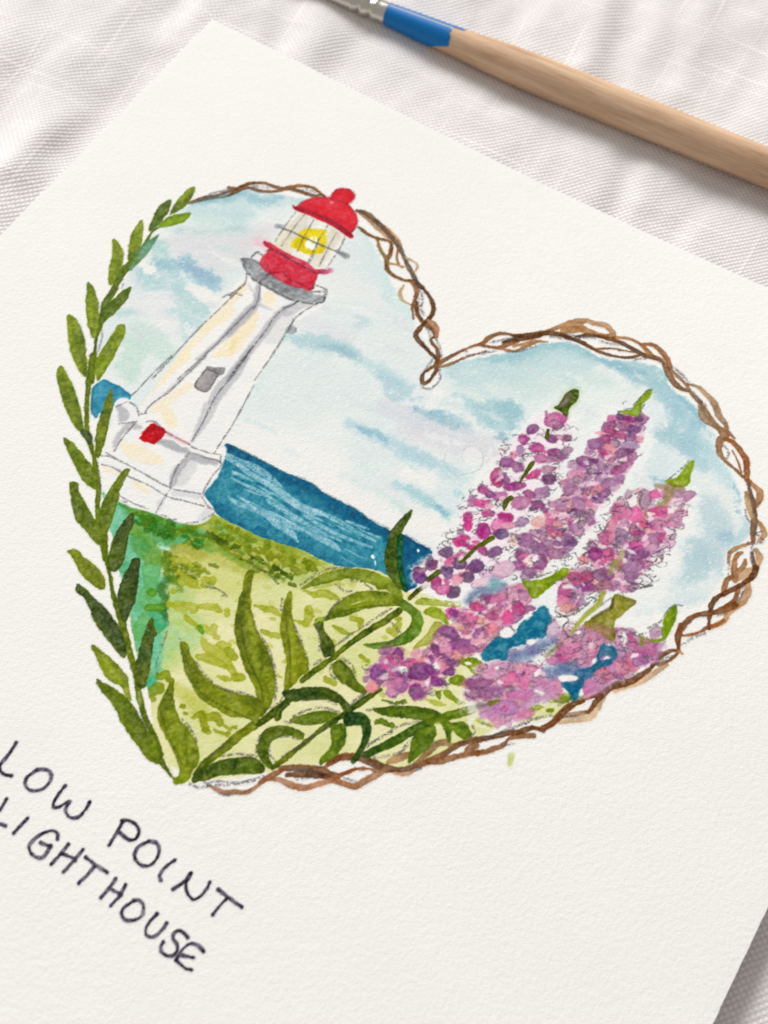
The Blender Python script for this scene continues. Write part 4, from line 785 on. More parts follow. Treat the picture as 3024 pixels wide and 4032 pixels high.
for k, s, kw in [
    ('G', '150,205 205,195 205,240 185,330 180,420 190,520 210,620 250,730 310,820 350,920 375,1020 385,1130 375,1210 350,1290 310,1360 260,1400 262,1300 240,1250 210,1150 140,1020 90,880 55,760 45,650 60,550 80,450 110,370 125,290', dict(c1=OLV, c2=(116, 130, 16), core='160,330 110,480 90,640 130,820', core_w=30, cc=(58, 72, 26), mid='95,600 150,900 260,1140 290,1340')),
    ('G', '495,370 520,400 515,480 520,570 545,690 590,780 630,880 650,960 640,1040 600,1060 520,1150 455,1190 460,1060 470,930 440,800 420,680 430,570 450,480', dict(c1=(150, 160, 24), c2=(126, 138, 18), core='495,420 470,560 480,680', core_w=14, mid='470,640 500,850 500,1120')),
    ('F', '230,165 285,180 310,260 360,340 420,430 500,500 570,540 680,580 780,600 880,630 900,700 870,790 840,830 790,790 640,770 540,720 440,660 370,600 300,480 260,380 240,280', dict(c1=OLV, c2=(118, 132, 18), core='260,220 290,360 380,520', core_w=22, cc=(70, 84, 22), mid='290,420 400,580 600,700 820,800')),
    ('F', '145,455 180,470 175,560 185,680 230,800 300,880 340,950 375,1040 385,1110 370,1170 330,1220 310,1270 270,1310 200,1330 170,1300 220,1240 215,1180 180,1080 120,960 60,850 40,760 60,660 100,580 130,510', dict(c1=(146, 160, 26), c2=(118, 134, 18), core='150,520 100,640 80,760 130,900', core_w=20, cc=(84, 100, 20), mid='60,700 120,900 200,1070 240,1160')),
    ('F', '330,1250 400,1190 520,1140 640,1110 800,1100 870,1130 920,1180 900,1230 820,1240 700,1240 560,1250 440,1290 330,1310', dict(c1=(98, 118, 20), c2=(64, 90, 24), core='350,1270 450,1210 600,1160', core_w=34, cc=(36, 62, 24))),
    ('F', '950,1190 880,1120 855,1040 880,930 930,870 1050,845 1150,855 1220,900 1240,920 1220,955 1130,930 1060,930 980,970 950,1030 955,1110 990,1180', dict(c1=(112, 132, 22), c2=(84, 106, 16), mid='900,1150 880,1000 940,900 1100,880')),
    ('F', '1470,840 1560,830 1590,920 1560,1010 1500,1090 1400,1150 1370,1170 1370,1120 1440,1040 1460,960 1455,900', dict(c1=(122, 144, 22), c2=(90, 118, 18))),
    ('G', '500,1420 580,1390 660,1360 760,1340 850,1350 900,1380 840,1410 790,1440 700,1460 560,1450', dict(c1=(116, 136, 22), c2=(88, 112, 16))),
    ('G', '440,1190 560,1160 700,1150 820,1160 920,1220 980,1290 1000,1340 960,1365 920,1310 860,1270 760,1250 640,1260 540,1270 470,1250', dict(c1=(70, 92, 24), c2=(88, 106, 20), core='460,1210 560,1210 700,1200', core_w=36, cc=(22, 56, 34))),
    ('G', '940,1380 1000,1355 1080,1360 1140,1400 1170,1480 1160,1560 1120,1640 1080,1710 1030,1770 1000,1760 1040,1680 1080,1600 1090,1520 1080,1470 1000,1470 940,1460', dict(c1=(50, 84, 28), c2=(78, 106, 20), core='960,1420 1080,1410 1130,1500 1100,1600', core_w=36, cc=(12, 56, 34))),
    ('G', '590,355 640,310 740,240 860,200 1000,180 1120,190 1230,230 1330,280 1400,350 1420,420 1360,410 1290,360 1220,360 1190,330 1100,290 1000,270 880,280 780,310 680,330', dict(c1=(148, 164, 44), c2=(122, 142, 30), mid='620,345 760,310 1000,270 1190,330')),
    ('G', '780,610 860,490 940,430 1040,380 1160,365 1260,370 1350,400 1430,430 1430,490 1300,490 1220,500 1100,520 1000,560 880,590', dict(c1=(140, 156, 24), c2=(112, 130, 20), mid='800,600 950,530 1150,490 1320,480')),
    ('G', '780,610 720,640 705,605 730,585 790,580', dict(c1=(150, 168, 50), c2=(134, 150, 40))),
    ('G', '705,640 770,620 780,680 840,760 865,830 850,890 800,910 770,890 745,780 740,720', dict(c1=(100, 116, 20), c2=(66, 84, 16), core='730,660 770,780 800,880', core_w=18)),
    ('G', '850,960 920,930 980,980 1020,1040 1060,1110 1130,1190 1060,1200 960,1140 880,1080 850,1010', dict(c1=(126, 140, 26), c2=(96, 114, 18))),
    ('G', '1430,440 1500,480 1570,550 1590,640 1540,740 1450,800 1330,830 1200,840 1100,805 1200,790 1320,770 1420,710 1490,620 1480,560 1400,500', dict(c1=(120, 156, 50), c2=(104, 140, 36), mid='1120,810 1300,790 1430,710 1500,640')),
    ('H', '1515,660 1500,720 1455,790 1420,880 1410,960 1420,1060 1470,1180 1450,1240 1390,1200 1340,1130 1315,1050 1320,950 1340,870 1370,800 1440,720 1480,680', dict(c1=(100, 122, 24), c2=(80, 100, 16), core='1490,700 1400,820 1350,980 1380,1150', core_w=22, cc=(60, 90, 30))),
    ('H', '1410,850 1450,840 1445,960 1450,1080 1485,1240 1450,1235 1410,1080 1405,950', dict(c1=(14, 92, 52), c2=(20, 84, 40))),
    ('I', '280,370 330,320 430,330 560,345 650,345 650,390 560,400 430,380', dict(c1=(168, 180, 66), c2=(146, 164, 40))),
    ('I', '340,440 400,395 470,400 540,480 550,560 490,500 420,480', dict(c1=(160, 176, 50), c2=(140, 160, 40))),
    ('I', '440,510 510,540 500,620 430,690 330,720 260,740 300,680 380,610', dict(c1=(168, 170, 60), c2=(150, 160, 50), a=.85)),
    ('M', '350,500 450,485 560,475 700,480 830,500 910,540 900,600 800,595 660,580 520,570 400,545', dict(c1=(112, 138, 18), c2=(86, 110, 14), mid='380,500 550,490 750,500 880,560')),
    ('M', '850,580 740,600 600,680 450,760 330,820 260,880 300,905 420,850 560,790 690,710 830,640', dict(c1=(94, 122, 18), c2=(64, 96, 16), core='280,880 400,820 500,760', core_w=24, cc=(30, 66, 20))),
    ('M', '700,670 790,640 850,640 860,720 800,820 720,890 640,950 650,830 670,740', dict(c1=(106, 134, 16), c2=(82, 108, 12), core='820,700 740,780 660,900', core_w=26, cc=(58, 84, 10))),
    ('M', '900,600 1000,610 1100,610 1150,680 1160,710 1100,750 1040,720 1000,680 985,760 960,770 935,700 920,640', dict(c1=(112, 138, 18), c2=(90, 116, 14))),
    ('M', '890,550 1040,500 1150,470 1210,465 1210,510 1100,560 1000,590 930,610', dict(c1=(110, 136, 16), c2=(84, 110, 14), mid='900,590 1000,560 1180,490'))]:
    leaf(k, s, parent=FOL, **kw)
line('G', '1005,480 1060,460 1110,445', [3, 5, 3], (235, 235, 190), alpha=.8, soft=.0001, part=FOL)
line('M', '820,610 880,590 950,600', [22, 26, 20], (128, 150, 24), (100, 124, 16), alpha=.7, soft=.0003, part=FOL)
for k, s in [('G', '190,560 230,690 320,820 370,980 395,1190'), ('G', '440,430 430,520'), ('G', '530,640 600,790 640,900 650,1010'), ('F', '350,320 450,450 560,540 700,570 860,620'), ('F', '240,790 310,870 360,980'), ('F', '580,1090 700,1080 850,1090'),
             ('F', '850,1100 850,1000 880,930'), ('F', '960,980 960,1080 1020,1150'), ('F', '1060,1100 1200,1010 1350,900'), ('F', '960,960 1080,930 1200,960'), ('G', '590,320 700,240 800,190 960,180'), ('G', '780,600 900,450 1050,380'), ('G', '870,820 1000,720 1200,590 1330,510'),
             ('G', '700,970 800,900'), ('G', '840,960 830,1040 880,1090'), ('G', '930,920 1000,970 1040,1060'), ('G', '530,1390 640,1340 780,1320 900,1360'), ('G', '460,1440 510,1440'), ('G', '600,1260 760,1250 880,1290'), ('G', '990,1300 1080,1220 1160,1190'), ('G', '380,1210 400,1300 440,1240'),
             ('G', '560,1650 640,1590 800,1480'), ('M', '300,510 350,510'), ('M', '290,870 270,830 420,730 500,690'), ('M', '600,830 640,740 700,700'), ('M', '1160,640 1180,690 1150,730'), ('M', '720,600 560,640 480,700'), ('H', '1370,860 1400,780 1470,690'),
             ('I', '40,1160 100,1190 190,1180'), ('I', '60,500 160,620 60,700'), ('G', '880,310 950,370 1000,370'), ('G', '700,640 740,720 740,850'), ('G', '1000,280 1080,290 1170,350'), ('F', '590,1000 480,1090')]:
    pencil(k, s, 9, .62, grain=.2)
pencil('M', '160,470 220,420 290,380', 8, .5)
pencil('G', '330,1330 380,1290 380,1210', 8, .5)

# ------------------------------------------------------------------ lupins
PU, MG, PK, MV, DP, HP, CO = (152, 84, 146), (194, 74, 150), (224, 142, 184), (182, 132, 172), (118, 72, 126), (230, 84, 168), (236, 160, 164)
LUP = [part('painted_lupin') for _ in range(5)]


def petal(k, x, y, rx, ry, ang=0, c=PU, c2=None, pid=None, a=.9, out=.0):
    t = np.linspace(0, 2 * math.pi, rnd.choice((6, 7, 8)) + 1)[:-1] + rnd.uniform(0, .6)
    ca, sa = math.cos(math.radians(ang)), math.sin(math.radians(ang))
    q = []
    for i, th in enumerate(t):
        r = 1.04 + rnd.uniform(-.32, .3)
        ex, ey = rx * r * math.cos(th), ry * r * math.sin(th)
        q.append('%.1f,%.1f' % (x + ex * ca - ey * sa, y + ex * sa + ey * ca))
    c = tuple(v + rnd.uniform(-10, 10) for v in c)
    blob(k, ' '.join(q), c, c2 or tuple(v * .80 + 46 for v in c), n=4, alpha=a, soft=.00016, rough=.00012, edge=.17, ew=.00018, mott=.12, vs=.5, part=pid)
    if out:
        m0 = rnd.randrange(len(q)); qq = (q + q)[m0:m0 + rnd.choice((3, 4, 5))]; pencil(k, ' '.join(qq), 4.5, out * .9, pid, n=3, grain=.05)


def washes(k, s, c, pid, a=.8, c2=None, **kw):
    q = dict(alpha=a, soft=.0004, rough=.0003, edge=.05, mott=.05, part=pid); q.update(kw)
    blob(k, s, c, c2 or c, **q)


def fill(k, s, pid, n, pal, size, seed, a=.85, out=.5, flat=.7, base=None, ba=.8, tilt=-20):
    """petals crowded over one flower spike"""
    P = spline(pts(k, s), True, 4)
    if base:
        washes(k, s, base, pid, ba)
    x0, y0, wz = CROPS[k]
    arr = np.array([[float(q) for q in p.split(',')] for p in s.split()])
    rs = random.Random(seed)
    lo, hi = arr.min(0), arr.max(0)
    poly = spline(arr, True, 4)
    done = []
    tries = 0
    while len(done) < n and tries < n * 60:
        tries += 1
        x = rs.uniform(lo[0], hi[0]); y = rs.uniform(lo[1], hi[1])
        c = False
        for i in range(len(poly)):
            ax, ay = poly[i - 1]; bx, by = poly[i]
            if (ay > y) != (by > y) and x < (bx - ax) * (y - ay) / (by - ay) + ax:
                c = not c
        if not c:
            continue
        if any((x - u_) ** 2 + (y - v_) ** 2 < (size * 1.14) ** 2 for u_, v_ in done):
            continue
        done.append((x, y))
        sz = size * rs.uniform(.6, 1.1)
        petal(k, x, y, sz, sz * flat * rs.uniform(.75, 1.2), tilt + rs.uniform(-35, 35), rs.choice(pal), None, pid, a * rs.uniform(.55, 1.0), out if rs.random() < .75 else 0)


BLU, BLV = (16, 126, 168), (108, 134, 186)
WP = (243, 238, 238)
# white reserve behind all spikes, then the sea showing through between them
for s in ['1195,880 1240,890 1240,960 1190,1030 1160,1100 1130,1180 1060,1250 1020,1320 960,1300 890,1250 935,1200 985,1140 1000,1080 1050,1000 1110,930 1150,890',
          '1300,890 1400,890 1410,960 1380,1030 1340,1080 1310,1130 1300,1200 1230,1250 1130,1240 1120,1180 1170,1090 1230,1000', '1380,1060 1430,1040 1510,1060 1500,1120 1480,1190 1450,1260 1430,1320 1380,1350 1430,1390 1360,1440 1220,1500 1040,1560 1000,1490 1060,1410 1160,1330 1180,1260 1310,1190 1320,1100']:
    washes('W', s, (240, 239, 236), LUP[0] if s[0:4] == '1195' else (LUP[1] if s[0:4] == '1300' else LUP[4]), .8, soft=.0009, rough=.0008)
SP2 = "1650,300 1700,330 1659,560 1620,640 1560,760 1470,900 1540,1100 1440,1260 1330,1400 1200,1480 1060,1560 900,1500 880,1380 960,1260 1040,1180 1100,1060 1180,960 1300,830 1360,700 1460,560 1560,480"
# spike two
fill('S', '620,1090 700,1060 840,1070 850,1160 800,1260 790,1350 740,1430 700,1520 620,1590 540,1659 330,1659 320,1500 390,1400 380,1360 470,1330 480,1240 560,1200', LUP[1], 70, [PU, MG, MV, MV, PU, PK, (176, 104, 168)], 52, 3, base=(232, 196, 218), out=.5)
for x, y, rx, ry, an, c in [(700, 1065, 40, 24, 20, DP), (760, 1080, 40, 18, 10, (150, 60, 120)), (815, 1075, 26, 22, 0, DP), (640, 1110, 40, 28, 0, PU), (740, 1130, 60, 30, 10, PU), (630, 1160, 44, 34, 0, MG), (590, 1210, 36, 40, 30, MG), (780, 1150, 50, 36, -20, (150, 76, 146)), (700, 1180, 40, 26, 0, MG), (620, 1270, 60, 30, 30, CO), (600, 1310, 50, 36, 40, MG), (540, 1240, 60, 34, 10, PU), (760, 1250, 60, 30, -10, MV), (720, 1300, 60, 26, -20, PU), (420, 1440, 46, 36, 30, PK), (470, 1360, 60, 40, 0, PU), (420, 1500, 60, 40, 0, MV), (520, 1540, 60, 40, 0, (222, 120, 160)), (470, 1590, 60, 40, 0, PK), (650, 1480, 70, 30, -20, MV), (700, 1400, 70, 26, -20, (176, 90, 160)), (380, 1560, 60, 44, 40, MV)]:
    petal('S', x, y, rx, ry, an, c, None, LUP[1], .85, .35)
fill('J', '1170,980 1300,950 1400,1000 1520,1040 1540,1160 1440,1250 1360,1330 1280,1400 1150,1420 1130,1520 1060,1590 900,1560 860,1480 920,1380 960,1250 1080,1150 1120,1060', LUP[1], 60, [PU, MV, (150, 90, 150), MV, PK, CO, (168, 96, 160)], 60, 4, base=(236, 200, 214), out=.6)
for x, y, rx, ry, an, c in [(1280, 1000, 50, 40, 0, MV), (1380, 1100, 50, 45, 0, MV), (1490, 1100, 45, 55, 0, (172, 120, 172)), (1180, 1140, 50, 80, -30, (222, 96, 170)), (1240, 1180, 50, 36, 30, CO), (1380, 1190, 55, 50, 0, MV), (1200, 1240, 60, 50, 20, (190, 96, 160)), (1300, 1300, 70, 45, 20, (140, 76, 146)), (1000, 1310, 80, 60, 0, (158, 100, 158)), (1100, 1380, 70, 50, 30, (166, 100, 160)), (1210, 1410, 75, 45, 10, (166, 96, 158)), (930, 1420, 40, 55, -20, PU), (920, 1510, 60, 50, 0, (140, 84, 146)), (1000, 1560, 50, 40, 0, PU), (1090, 1480, 55, 55, 0, (150, 80, 150)), (1220, 1250, 70, 30, 15, (236, 120, 160))]:
    petal('J', x, y, rx, ry, an, c, None, LUP[1], .85, .4)
blob('J', '970,1470 1000,1450 1030,1480 1010,1520 980,1500', (248, 226, 216), soft=.0002, part=LUP[1], edge=.05)
# spike three
fill('K', '560,500 700,460 860,470 1060,490 1000,580 970,680 930,780 880,880 780,960 700,1060 640,1200 500,1250 330,1260 200,1280 160,1400 0,1420 0,1230 60,1120 230,1060 230,900 400,760 420,620', LUP[2], 95, [MV, PK, (200, 140, 182), MV, PU, CO, (214, 120, 176), (150, 92, 156)], 58, 5, base=(238, 196, 216), out=.55)
for x, y, rx, ry, an, c in [(590, 550, 40, 50, 20, (238, 232, 234)), (680, 530, 50, 70, 0, MV), (765, 500, 40, 40, 0, HP), (800, 555, 42, 28, 0, (240, 238, 236)), (940, 500, 60, 24, -10, MV), (1020, 495, 50, 18, 0, MV), (930, 575, 50, 20, -8, (232, 206, 222)), (790, 640, 90, 40, 0, (232, 84, 160)), (840, 690, 60, 30, 0, PK), (680, 720, 44, 36, 0, (240, 92, 150)), (600, 650, 60, 60, 0, (240, 110, 180)), (490, 640, 80, 56, 20, (226, 120, 170)), (930, 640, 60, 30, 0, (220, 150, 190)), (930, 710, 60, 30, 0, (212, 160, 196)), (790, 760, 90, 50, 0, (214, 130, 180)), (430, 720, 40, 60, 20, PK), (520, 780, 46, 24, 0, (242, 232, 230)), (500, 830, 60, 60, 0, (150, 100, 154)), (600, 800, 50, 60, 0, (196, 120, 150)), (640, 800, 40, 20, 0, MG), (370, 850, 60, 60, 30, (206, 84, 150)), (430, 800, 34, 90, 10, PK), (620, 890, 60, 34, -20, HP), (290, 970, 60, 60, 20, (176, 44, 140)), (390, 970, 56, 56, -20, (236, 76, 160)), (640, 960, 90, 60, -10, (150, 92, 152)), (760, 850, 70, 40, -10, MV), (740, 920, 70, 36, -10, (206, 160, 192)), (580, 1060, 80, 60, 0, (152, 90, 152)), (580, 1160, 60, 60, 0, (144, 92, 154)), (460, 1060, 60, 60, 0, (160, 120, 110)), (400, 1110, 60, 60, 0, (162, 92, 150)), (330, 1140, 60, 50, 0, PU), (220, 1150, 60, 50, 0, (196, 80, 150)), (130, 1160, 60, 60, 10, (206, 80, 150)), (230, 1230, 50, 40, 0, (158, 70, 150)), (350, 1220, 70, 40, 0, (160, 100, 130)), (50, 1260, 60, 50, 10, (196, 80, 160)), (30, 1340, 60, 50, 10, (232, 130, 170)), (80, 1400, 60, 34, 0, CO), (200, 1010, 36, 50, -30, (240, 150, 170)), (90, 880, 56, 40, 0, (140, 80, 148)), (680, 1180, 60, 40, 0, (240, 236, 236)), (770, 1010, 50, 36, 0, (240, 236, 236)), (880, 790, 44, 36, 0, (240, 234, 236))]:
    petal('K', x, y, rx, ry, an, c, None, LUP[2], .88, .45)
for s in ['740,990 820,990 800,1040 720,1060', '680,1130 740,1180 700,1220 640,1240', '870,760 920,790 890,830', '860,870 880,900 820,930 780,960', '350,680 390,720 350,790 320,740', '250,1060 160,1010 130,960', '560,600 540,540 590,500 660,480 640,560 660,620', '640,1240 740,1220']:
    pencil('K', s, 6, .65, LUP[2], grain=.4)
# spike one, petal by petal
washes('J', '1120,260 1300,260 1360,420 1330,560 1280,700 1240,820 1130,960 1060,1060 960,1160 900,1300 760,1440 640,1560 560,1659 60,1659 60,1540 160,1440 280,1360 400,1280 440,1100 490,960 620,870 700,740 780,560 920,460 1000,360', (241, 226, 234), LUP[0], .7)
line('J', '1140,250 1150,300', [10, 16], (200, 150, 190), part=LUP[0])
for x, y, rx, ry, an, c in [(1210, 330, 95, 70, 10, (200, 96, 168)), (1240, 370, 70, 30, -20, PU), (1200, 310, 50, 40, 0, PK), (1035, 395, 50, 44, 0, PU), (965, 478, 48, 36, 20, (196, 70, 150)), (1190, 470, 58, 34, 0, PU), (1310, 468, 46, 26, -15, PU), (1250, 460, 30, 20, 0, PK),
                            (1060, 550, 52, 45, 0, (186, 76, 156)), (930, 580, 40, 44, 0, MV), (875, 610, 26, 30, 0, (244, 150, 200)), (1240, 600, 75, 52, 0, PU), (1190, 590, 40, 26, 30, PU), (1310, 570, 46, 30, -30, MV), (820, 660, 70, 40, 0, PU), (910, 700, 44, 50, 0, (160, 96, 164)), (1090, 640, 66, 34, -10, (200, 90, 168)), (1200, 650, 60, 26, 0, MV),
                            (1045, 760, 80, 38, -30, (220, 60, 160)), (1165, 800, 60, 42, -10, DP), (750, 795, 52, 66, 0, (186, 60, 140)), (770, 770, 24, 50, 0, PK), (810, 800, 30, 40, 0, PU), (900, 862, 88, 34, -10, (186, 66, 150)), (1150, 720, 60, 26, 0, MV), (650, 900, 70, 34, 25, (190, 86, 158)), (770, 945, 60, 34, 0, (196, 84, 160)), (690, 930, 40, 24, 0, PU), (940, 985, 85, 55, -15, (196, 110, 176)), (1110, 910, 70, 40, -20, MV), (1060, 1010, 60, 42, 0, PU), (1010, 920, 40, 30, 0, (176, 70, 150)),
                            (545, 980, 50, 48, 0, MV), (610, 1000, 70, 34, -5, HP), (665, 1080, 50, 36, 0, (216, 60, 150)), (810, 1115, 62, 46, 10, (200, 56, 148)), (940, 1150, 60, 40, -20, MV), (490, 1110, 40, 36, 0, (206, 60, 150)), (505, 1180, 36, 56, 10, (232, 50, 152)), (635, 1225, 62, 52, 0, (200, 56, 148)), (740, 1170, 40, 70, 20, (246, 110, 190)), (820, 1180, 60, 30, 0, PK), (770, 1255, 56, 40, -10, DP), (880, 1285, 50, 40, -20, MV), (450, 1300, 56, 52, 0, (224, 40, 148)), (440, 1235, 40, 24, 0, MV), (530, 1360, 40, 26, 10, (214, 40, 140)), (620, 1380, 50, 30, 40, (196, 60, 140)), (560, 1290, 30, 30, 0, (246, 190, 220)),
                            (325, 1405, 50, 46, 0, DP), (400, 1440, 90, 34, -30, (246, 120, 190)), (440, 1490, 56, 42, 0, (140, 76, 140)), (720, 1400, 60, 44, -10, (116, 64, 124)), (560, 1530, 66, 46, -10, (116, 60, 124)), (200, 1475, 38, 42, 0, (120, 80, 130)), (100, 1570, 56, 44, 20, DP), (330, 1560, 44, 40, 0, (128, 92, 140)), (240, 1640, 50, 34, 0, (196, 70, 150)), (440, 1590, 70, 24, -25, (244, 140, 190)), (500, 1610, 56, 36, 0, DP), (650, 1580, 50, 40, 0, (236, 190, 216)), (760, 1500, 60, 40, 0, (238, 206, 222)), (870, 1300, 30, 40, 0, (246, 200, 206)), (760, 1590, 70, 34, 0, (226, 170, 206))]:
    petal('J', x, y, rx, ry, an, c, None, LUP[0], .92, .55)
for x, y, rx, ry, c in [(320, 150, 56, 44, (120, 70, 130)), (410, 50, 50, 46, (130, 76, 136)), (540, 110, 50, 46, (128, 80, 140)), (640, 40, 60, 40, (130, 76, 140)), (770, 60, 60, 48, (116, 64, 124)), (700, 150, 66, 44, (122, 70, 130)), (600, 270, 56, 44, (116, 70, 126)), (460, 200, 46, 60, (186, 70, 140)), (500, 250, 46, 40, (224, 110, 180)), (620, 170, 60, 36, (238, 150, 196)), (540, 190, 30, 40, (222, 100, 170)), (560, 20, 40, 24, HP), (830, 200, 80, 40, (236, 196, 220)), (960, 90, 110, 60, (226, 176, 208)), (330, 100, 40, 20, MV)]:
    petal('I', x, y, rx, ry, -10, c, None, LUP[0], .9, .5)
r4 = random.Random(9)
for i in range(60):                           # pencilled scallops round the spike
    t = r4.random(); x = 1280 - 900 * t + r4.uniform(-260, 260) * (.5 + .5 * t); y = 320 + 1250 * t + r4.uniform(-60, 60)
    d = r4.uniform(26, 44)
    pencil('J', '%d,%d %d,%d %d,%d' % (x, y, x + d, y - d * .5, x + 2 * d, y + d * .4), 4, .45, LUP[0], grain=.2)
for s, wd in [('1160,400 1145,460', [12, 14]), ('1030,670 990,730 930,820', [18, 16, 8]), ('850,955 810,990 800,1050', [20, 22, 10]), ('700,1280 640,1320 590,1350', [20, 20, 14]), ('570,1360 500,1430 440,1480', [12, 18, 10]), ('260,1560 180,1620', [20, 18])]:
    st = part('stem', LUP[0])
    stem('J', s, wd, (116, 126, 30), (90, 104, 24), st)
# spike four
ff = lambda s, n, seed, pal, base: fill('I', s, LUP[3], n, pal, 62, seed, base=base, out=.45)
ff('700,400 760,330 860,300 960,230 1060,190 1180,240 1240,330 1210,420 1120,470 1080,560 980,600 900,660 700,600 570,440', 34, 6, [PK, MV, (214, 90, 160), (206, 120, 176), PU], (240, 178, 204))
ff('490,570 620,550 760,580 920,620 940,680 820,760 700,790 620,800 600,900 520,960 440,900 400,770 460,670', 28, 7, [PU, PK, (176, 88, 158), CO, (206, 110, 170)], (246, 190, 206))
ff('20,760 120,720 200,780 300,760 400,740 440,840 480,920 500,1040 420,1050 340,1130 230,1080 100,1140 40,1040 -80,1000 -130,960 -60,860', 40, 8, [PU, (150, 70, 150), PK, (222, 130, 184), (166, 70, 156)], (244, 184, 212))
for x, y, rx, ry, an, c in [(600, 440, 46, 34, 10, (158, 72, 140)), (690, 480, 56, 40, 0, (216, 90, 160)), (780, 390, 80, 46, 20, (206, 76, 150)), (860, 330, 44, 40, 0, PU), (950, 320, 60, 50, 0, (214, 130, 180)), (900, 470, 60, 40, 0, (200, 100, 160)), (1040, 480, 50, 60, 0, HP), (1130, 400, 50, 60, 30, (206, 76, 150)), (1170, 300, 60, 50, 0, (196, 110, 170)), (820, 500, 40, 30, 0, (250, 180, 160)), (740, 500, 60, 40, 0, (226, 110, 176)), (900, 570, 60, 40, 0, (250, 150, 170)), (560, 600, 76, 56, 10, (146, 66, 146)), (800, 620, 100, 44, 10, (176, 110, 164)), (640, 700, 80, 46, 0, (166, 66, 152)), (700, 740, 60, 44, 0, (186, 96, 164)), (460, 750, 66, 46, 10, (136, 60, 140)), (540, 840, 60, 40, 0, (150, 60, 140)), (560, 920, 50, 36, -20, (146, 60, 146)), (500, 860, 40, 50, 0, (246, 140, 180)), (520, 720, 50, 60, 0, (240, 140, 190)),
                            (140, 790, 60, 60, 0, (150, 60, 146)), (100, 820, 60, 44, 0, (214, 100, 170)), (350, 840, 60, 40, 0, (246, 150, 170)), (310, 920, 110, 60, 0, (150, 62, 148)), (300, 960, 90, 30, 0, (136, 60, 140)), (-20, 940, 60, 90, -30, (146, 58, 148)), (150, 930, 46, 36, 0, (160, 76, 158)), (450, 1010, 56, 44, 10, (130, 52, 140)), (290, 1080, 56, 60, 0, (142, 56, 146)), (110, 1020, 70, 60, 0, (196, 110, 176)), (90, 1100, 50, 40, 0, (206, 130, 186)), (390, 1040, 40, 40, 0, (230, 150, 190)), (240, 850, 60, 30, 0, (226, 110, 180)), (-70, 1040, 50, 50, 0, (240, 140, 170))]:
    petal('I', x, y, rx, ry, an, c, None, LUP[3], .9, .35)
for s in ['150,880 200,880 220,920 180,940 150,915', '420,860 460,850 480,900 440,900', '360,1010 390,1000 380,1040', '960,600 1040,565 1090,600 1070,650 980,640']:
    blob('I', s, (243, 240, 240), rough=.0001, soft=.0002, part=LUP[3], edge=.05)
# spike five, the broad pale one at the rim
fill('I', '700,1000 760,960 870,860 1000,830 1120,860 1280,880 1330,960 1450,980 1480,1060 1340,1150 1220,1180 1200,1260 1120,1340 980,1360 860,1290 800,1230 880,1180 860,1150 740,1150 690,1080', LUP[4], 60, [MV, PK, (196, 130, 182), (206, 140, 190), (226, 130, 180)], 62, 10, base=(222, 168, 204), ba=.95, out=.35)
fill('L', '0,480 120,480 200,420 330,470 440,480 480,450 560,470 640,540 800,560 830,610 760,700 640,740 560,830 440,870 360,930 240,990 190,950 180,860 100,740 0,720', LUP[4], 80, [MV, (206, 140, 190), (196, 124, 176), PK, (214, 110, 160), (180, 110, 170)], 56, 11, base=(212, 158, 196), ba=.95, out=.4)
for x, y, rx, ry, c in [(800, 1020, 100, 50, (158, 76, 150)), (900, 1080, 120, 50, (164, 90, 158)), (760, 1100, 60, 44, (170, 80, 150)), (1050, 980, 60, 60, (232, 120, 176)), (1210, 910, 60, 46, (230, 116, 176)), (1090, 800, 60, 60, (196, 150, 196)), (1230, 730, 60, 50, (196, 120, 176)), (1400, 590, 66, 100, (206, 160, 202)), (1420, 830, 90, 40, (206, 110, 170)), (1140, 1110, 90, 44, (222, 130, 186)), (1010, 1220, 100, 60, (190, 110, 176)), (1010, 1220, 40, 24, (222, 100, 170)), (900, 1270, 90, 44, (206, 146, 192)), (1160, 1010, 60, 50, (232, 110, 170)), (1540, 720, 100, 90, (214, 158, 190))]:
    petal('I', x, y, rx, ry, 0, c, None, LUP[4], .75, .45)
for x, y, rx, ry, c in [(60, 650, 70, 50, (216, 90, 170)), (110, 600, 60, 44, (230, 130, 180)), (780, 480, 56, 50, (190, 150, 184)), (580, 560, 30, 70, (206, 110, 170)), (560, 700, 70, 60, (234, 120, 160)), (350, 820, 60, 60, (230, 126, 170)), (240, 920, 50, 50, (222, 110, 180)), (300, 880, 60, 60, (206, 136, 190)), (500, 760, 60, 60, (220, 130, 180)), (700, 620, 80, 60, (196, 110, 160)), (640, 700, 60, 50, (176, 110, 170)), (420, 620, 60, 50, (196, 150, 194)), (490, 650, 50, 60, (176, 130, 180))]:
    petal('L', x, y, rx, ry, -20, c, None, LUP[4], .8, .45)
bk = dict(alpha=.95, rough=.00014, edge=.2, soft=.0002, mott=.14, part=LUP[4])
blob('I', '820,790 880,700 940,650 1050,650 1100,600 1150,530 1220,470 1290,400 1340,395 1390,480 1370,540 1330,640 1260,650 1190,700 1050,740 1020,830 940,820 860,830', BLU, (30, 136, 178), **bk)
bk2 = dict(bk, alpha=.8, soft=.0006, edge=.05)
line('I', '1090,800 1200,770 1330,700 1420,670', [44, 50, 40, 24], (112, 138, 190), **bk2)
blob('I', '1310,900 1420,880 1540,850 1659,900 1600,950 1500,960 1380,980', (112, 132, 188), (90, 136, 180), **bk2)
blob('I', '1480,1020 1560,1000 1640,940 1659,1020 1620,1100 1580,1140 1520,1080', (60, 156, 180), (40, 140, 176), **bk)
bk['part'] = bk2['part'] = LUP[3]
blob('I', '880,200 920,150 990,180 1010,230 920,280 880,250', (112, 178, 194), None, **bk2)
blob('I', '690,340 760,260 870,240 900,280 800,300 720,370', (86, 116, 166), None, **bk2)
bk['part'] = bk2['part'] = LUP[4]
